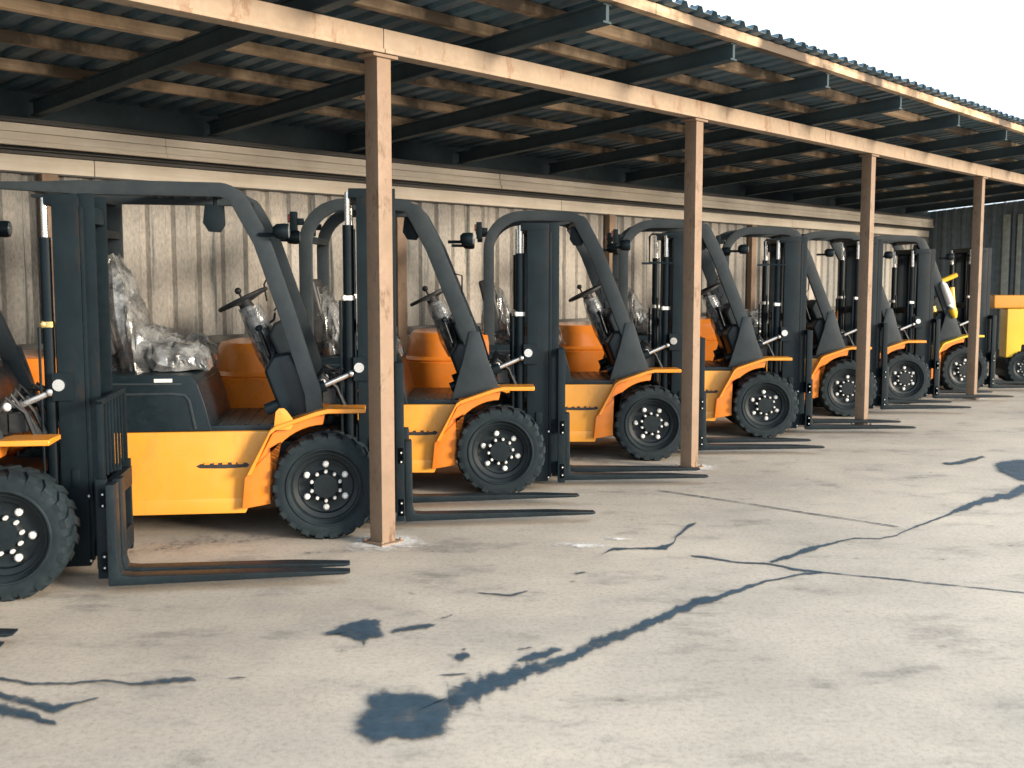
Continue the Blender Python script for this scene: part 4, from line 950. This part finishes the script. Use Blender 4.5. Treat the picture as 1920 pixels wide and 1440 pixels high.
def f_close(mb):
    x = U0; q = random.Random(21)
    while x < U1-.3:
        g = 0.
        x1 = min(x+q.uniform(.7, 1.9), U1-.03)
        mb.box(((x+x1-g)/2, .03, 2.945), (x1-x-g, .03, .25)); x = x1
mk(f_close, 'eave_closure', M['rafter'], 0)
def wpost():
    mb = MB(); mb.box((0, 0, 1.22), (.13, .08, 2.42)); return mb.mesh('wall_post', M['post'], .006)
wp = wpost()
for u in (-8.1, -4.4, -.75, 2.95, 6.62, 10.3, 14.0):
    o = link('wall_post', wp, wall); o.location = (u+.35, -.035, 0)

# ---------------------------------------------------------------- end wall
endw = empty('end_wall', (shed_xy(U1, 0)[0], shed_xy(U1, 0)[1], 0), RA)
tag(endw, 'dark blue grey corrugated end wall closing the far end of the shed', 'wall')
def end_sheet(y0, y1, zt):
    mb = MB(); pts = []; y = y0; per = .19
    while y < y1-.01:
        pts += [(0, y), (0, y+per*.5), (-.035, y+per*.6), (-.035, y+per*.9)]; y += per
    pts.append((0, y1))
    rows = [.0, 1.0, 2.0, zt]; m = len(pts); fs = []; vs = []
    for i, z in enumerate(rows):
        for px, py in pts:
            vs.append((px+.02, py, z if i < 3 else zraf(py)+.115))
    for j in range(3):
        for i in range(m-1): fs.append((j*m+i+1, j*m+i, (j+1)*m+i, (j+1)*m+i+1))
    mb._new(vs, fs); mb._new([(a+.004, b, c) for a, b, c in vs], [tuple(reversed(f)) for f in fs])
    return mb
link('wall_sheet', end_sheet(.2, 3.3, 2.9).mesh('end_sheet', M['endwall'], 0), endw)
for y, w in ((1.80, .13), (1.56, .09), (2.35, .05)):  # opaque strips coloured pale to look like lit translucent corrugations
    mb = MB(); mb.box((-.03, y, 1.45), (.02, w, 2.9-.12))
    link('pale_strip', mb.mesh('pale_strip', M['pale_sheet'], .003), endw)
mb = MB()
for z in (.9, 2.1): mb.box((.06, 1.75, z), (.06, 3.0, .08))
link('girt', mb.mesh('girt', M['rafter'], 0), endw)

# ---------------------------------------------------------------- forklifts
forklift('forklift', (-3.83, 4.22), 6, 'forklift mostly outside the left edge, only one dark fork tip reaching in', seed=3, fork_len=1.16, fork_y=(-.30, -.12))
forklift('forklift', (-2.59, 5.57), 8.5, 'nearest forklift, its black mast and cropped front wheel at the left edge', seed=0, mast_h=2.08, fork_len=1.24, tall_rest=False, fork_y=(-.50, -.33), slim=.54)
forklift('forklift', (-1.17, 6.935), 7, 'forklift with full amber side panel, front wheel just left of the closest post', seed=1, mast_h=2.20, fork_len=1.27, lever=True, plate=False)
forklift('forklift', (-.085, 8.35), 1.5, 'forklift whose whole front wheel stands just right of the closest post', seed=2, fork_len=1.15, fork_y=.17)
forklift('forklift', (1.255, 9.948), 1.2, 'forklift with its front wheel just left of the second post from the front', seed=4, fork_len=1.16, fork_y=.22, bracket=True)
forklift('forklift', (2.604, 11.40), -1, 'forklift right of the second post with bright wheel nuts and arched amber fender', seed=6, fork_len=1.14, fork_y=.24, bracket=True)
forklift('forklift', (3.971, 13.138), 0, 'forklift with its front wheel half hidden by the third post', seed=5, fork_len=1.06, fork_z=.06, mast_h=2.08)
forklift('forklift', (5.11, 14.47), 2, 'forklift between the third and fourth posts showing only a thin amber fender', seed=7, fork_len=1.06, mast_h=2.0)
forklift('forklift', (6.42, 15.81), 2, 'forklift by the fourth post with white wrapped front pillar and lemon yellow handles', seed=8, fork_len=1.10, lemon=True)

# ---------------------------------------------------- yellow machine, far end
ym = empty('yellow_machine', (7.72, 17.5, 0), math.radians(-6))
tag(ym, 'bright yellow machine with overhanging top cover in the far right corner', 'machine')
mb = MB(); mb.prism([(-.34, 1.37), (.95, 1.37), (.95, 1.19), (-.33, 1.17), (-.34, 1.20)], -.45, -.10)
link('top_cover', mb.mesh('top_cover', M['yellow'], .02, seg=3), ym)
mb = MB(); mb.prism([(-.13, 1.165), (.93, 1.185), (.93, .62), (.10, .62), (.08, .44), (-.13, .42)], -.43, -.12)
link('body', mb.mesh('body', M['lemon'], .015, seg=3), ym)
mb = MB(); mb.box((.40, -.12, .36), (1.0, .5, .30)); mb.box((.5, -.12, .56), (.80, .5, .10)); mb.prism([(-.10, .12), (.06, .10), (.06, .40), (-.10, .40)], -.40, .10)
link('chassis', mb.mesh('ym_chassis', M['black'], .01), ym)
for x in (.16, .78):
    for y in (-.38, .16):
        w = link('wheel', rim_mesh(RT_R, RT_W), ym); w.location = (x, y, RT_R-.005); w.rotation_euler = (0, 0, 0 if y < 0 else PI)
        link('tyre', tyre_mesh(RT_R, RT_W, 20), w)

# ------------------------------------------------------------------- ground
mb = MB()
S = 300
mb._new([(-S, -S, 0), (S, -S, 0), (S, S, 0), (-S, S, 0)], [(0,1,2,3)])
ground = link('ground', mb.mesh('ground', M['concrete'], 0)); ground['kind'] = 'structure'
def stain(name, verts, faces, cover, parent, z):
    me = bpy.data.meshes.new(name); me.from_pydata([(x, y, z) for x, y in verts], [], faces); me.materials.append(M['damp'])
    at = me.attributes.new('cover', 'FLOAT', 'POINT'); at.data.foreach_set('value', cover)
    return link(name, me, parent)
for si, strip in enumerate(CRACK_STRIPS):
    soft = .47 if si >= len(CRACK_STRIPS)-N_FAINT else 1.  # the trailing strips are only fainter dark streaks near the trucks
    vs = []; cv = []; fs = []; n = len(strip)
    for i, (ax, ay, bx, by) in enumerate(strip):
        end = 0. if i in (0, n-1) else 1.
        cx, cy = (ax+bx)/2, (ay+by)/2
        for k, c in ((1.75, 0.), (.3, .93), (-.3, .93), (-1.75, 0.)):
            vs.append((cx+(ax-cx)*k, cy+(ay-cy)*k)); cv.append((c*end + .1*(1-end))*soft)
    for i in range(n-1):
        for k in range(3): fs.append((4*i+k, 4*i+k+1, 4*i+5+k, 4*i+4+k))
    o = stain('damp_crack', vs, fs, cv, ground, .004 + .0002*si)
for pi_, poly in enumerate(DAMP_PATCHES):
    n = len(poly); cx = sum(p[0] for p in poly)/n; cy = sum(p[1] for p in poly)/n
    vs = []; cv = []
    for k, c in ((1.22, 0.), (.80, .95), (0, 1.)):
        for x, y in poly: vs.append((cx+(x-cx)*k, cy+(y-cy)*k)); cv.append(c)
    fs = []
    for r_ in (0, 1):
        for i in range(n):
            j = (i+1) % n; fs.append((r_*n+i, r_*n+j, (r_+1)*n+j, (r_+1)*n+i))
    stain('damp_patch', vs, fs, cv, ground, .008 + .0003*pi_)
for (x, y, r, sd, sq) in ((.40, 6.78, .16, 31, .5), (.66, 6.95, .09, 33, .6)):
    me_ = patch_mesh(sd, r, sq)
    for q_ in me_.attributes['cover'].data: q_.value *= .66
    o = link('cement_smear', me_, ground); o.location = (x, y, -.001)

# ------------------------------------------------------------------- light
SUN_AZ = Vector((.88, -.475)).normalized(); EL = math.radians(12)
sv = Vector((SUN_AZ.x*math.cos(EL), SUN_AZ.y*math.cos(EL), math.sin(EL)))
sl = bpy.data.lights.new('sun', 'SUN'); sl.energy = 3.5; sl.angle = math.radians(15); sl.color = (1., .86, .69)
so = bpy.data.objects.new('sun', sl); COL.objects.link(so); so.rotation_euler = sv.to_track_quat('Z', 'Y').to_euler(); so.location = (8, -8, 10)
w = bpy.data.worlds.new('World'); scn.world = w; w.use_nodes = True
nt = w.node_tree; bg = nt.nodes['Background']
sky = nt.nodes.new('ShaderNodeTexSky'); sky.sky_type = 'NISHITA'; sky.sun_disc = False
sky.sun_elevation = EL; sky.sun_rotation = math.atan2(SUN_AZ.x, SUN_AZ.y); sky.air_density = 1.2; sky.dust_density = 2.5
# bright thin overcast lying over the blue
mx = nt.nodes.new('ShaderNodeMix'); mx.data_type = 'RGBA'; mx.inputs[0].default_value = .75
mx.inputs[7].default_value = (6.9, 8.0, 9.1, 1)
nt.links.new(sky.outputs[0], mx.inputs[6]); nt.links.new(mx.outputs[2], bg.inputs['Color'])
bg.inputs['Strength'].default_value = .138

# ------------------------------------------------------------------ camera
cd = bpy.data.cameras.new('camera'); cam = bpy.data.objects.new('camera', cd); COL.objects.link(cam)
cam.location = (0, 0, 1.65); cam.rotation_euler = (PI/2 - math.atan2(201, 2100), 0, 0)
cd.sensor_width = 36; cd.lens = 36*2100/1920; cd.clip_end = 1500; cd.clip_start = .05
cd.dof.use_dof = True; cd.dof.focus_distance = 8.2; cd.dof.aperture_fstop = 3.2
scn.camera = cam
scn.view_settings.view_transform = 'Standard'; scn.view_settings.look = 'None'
scn.view_settings.exposure = 1.0; scn.view_settings.gamma = 1
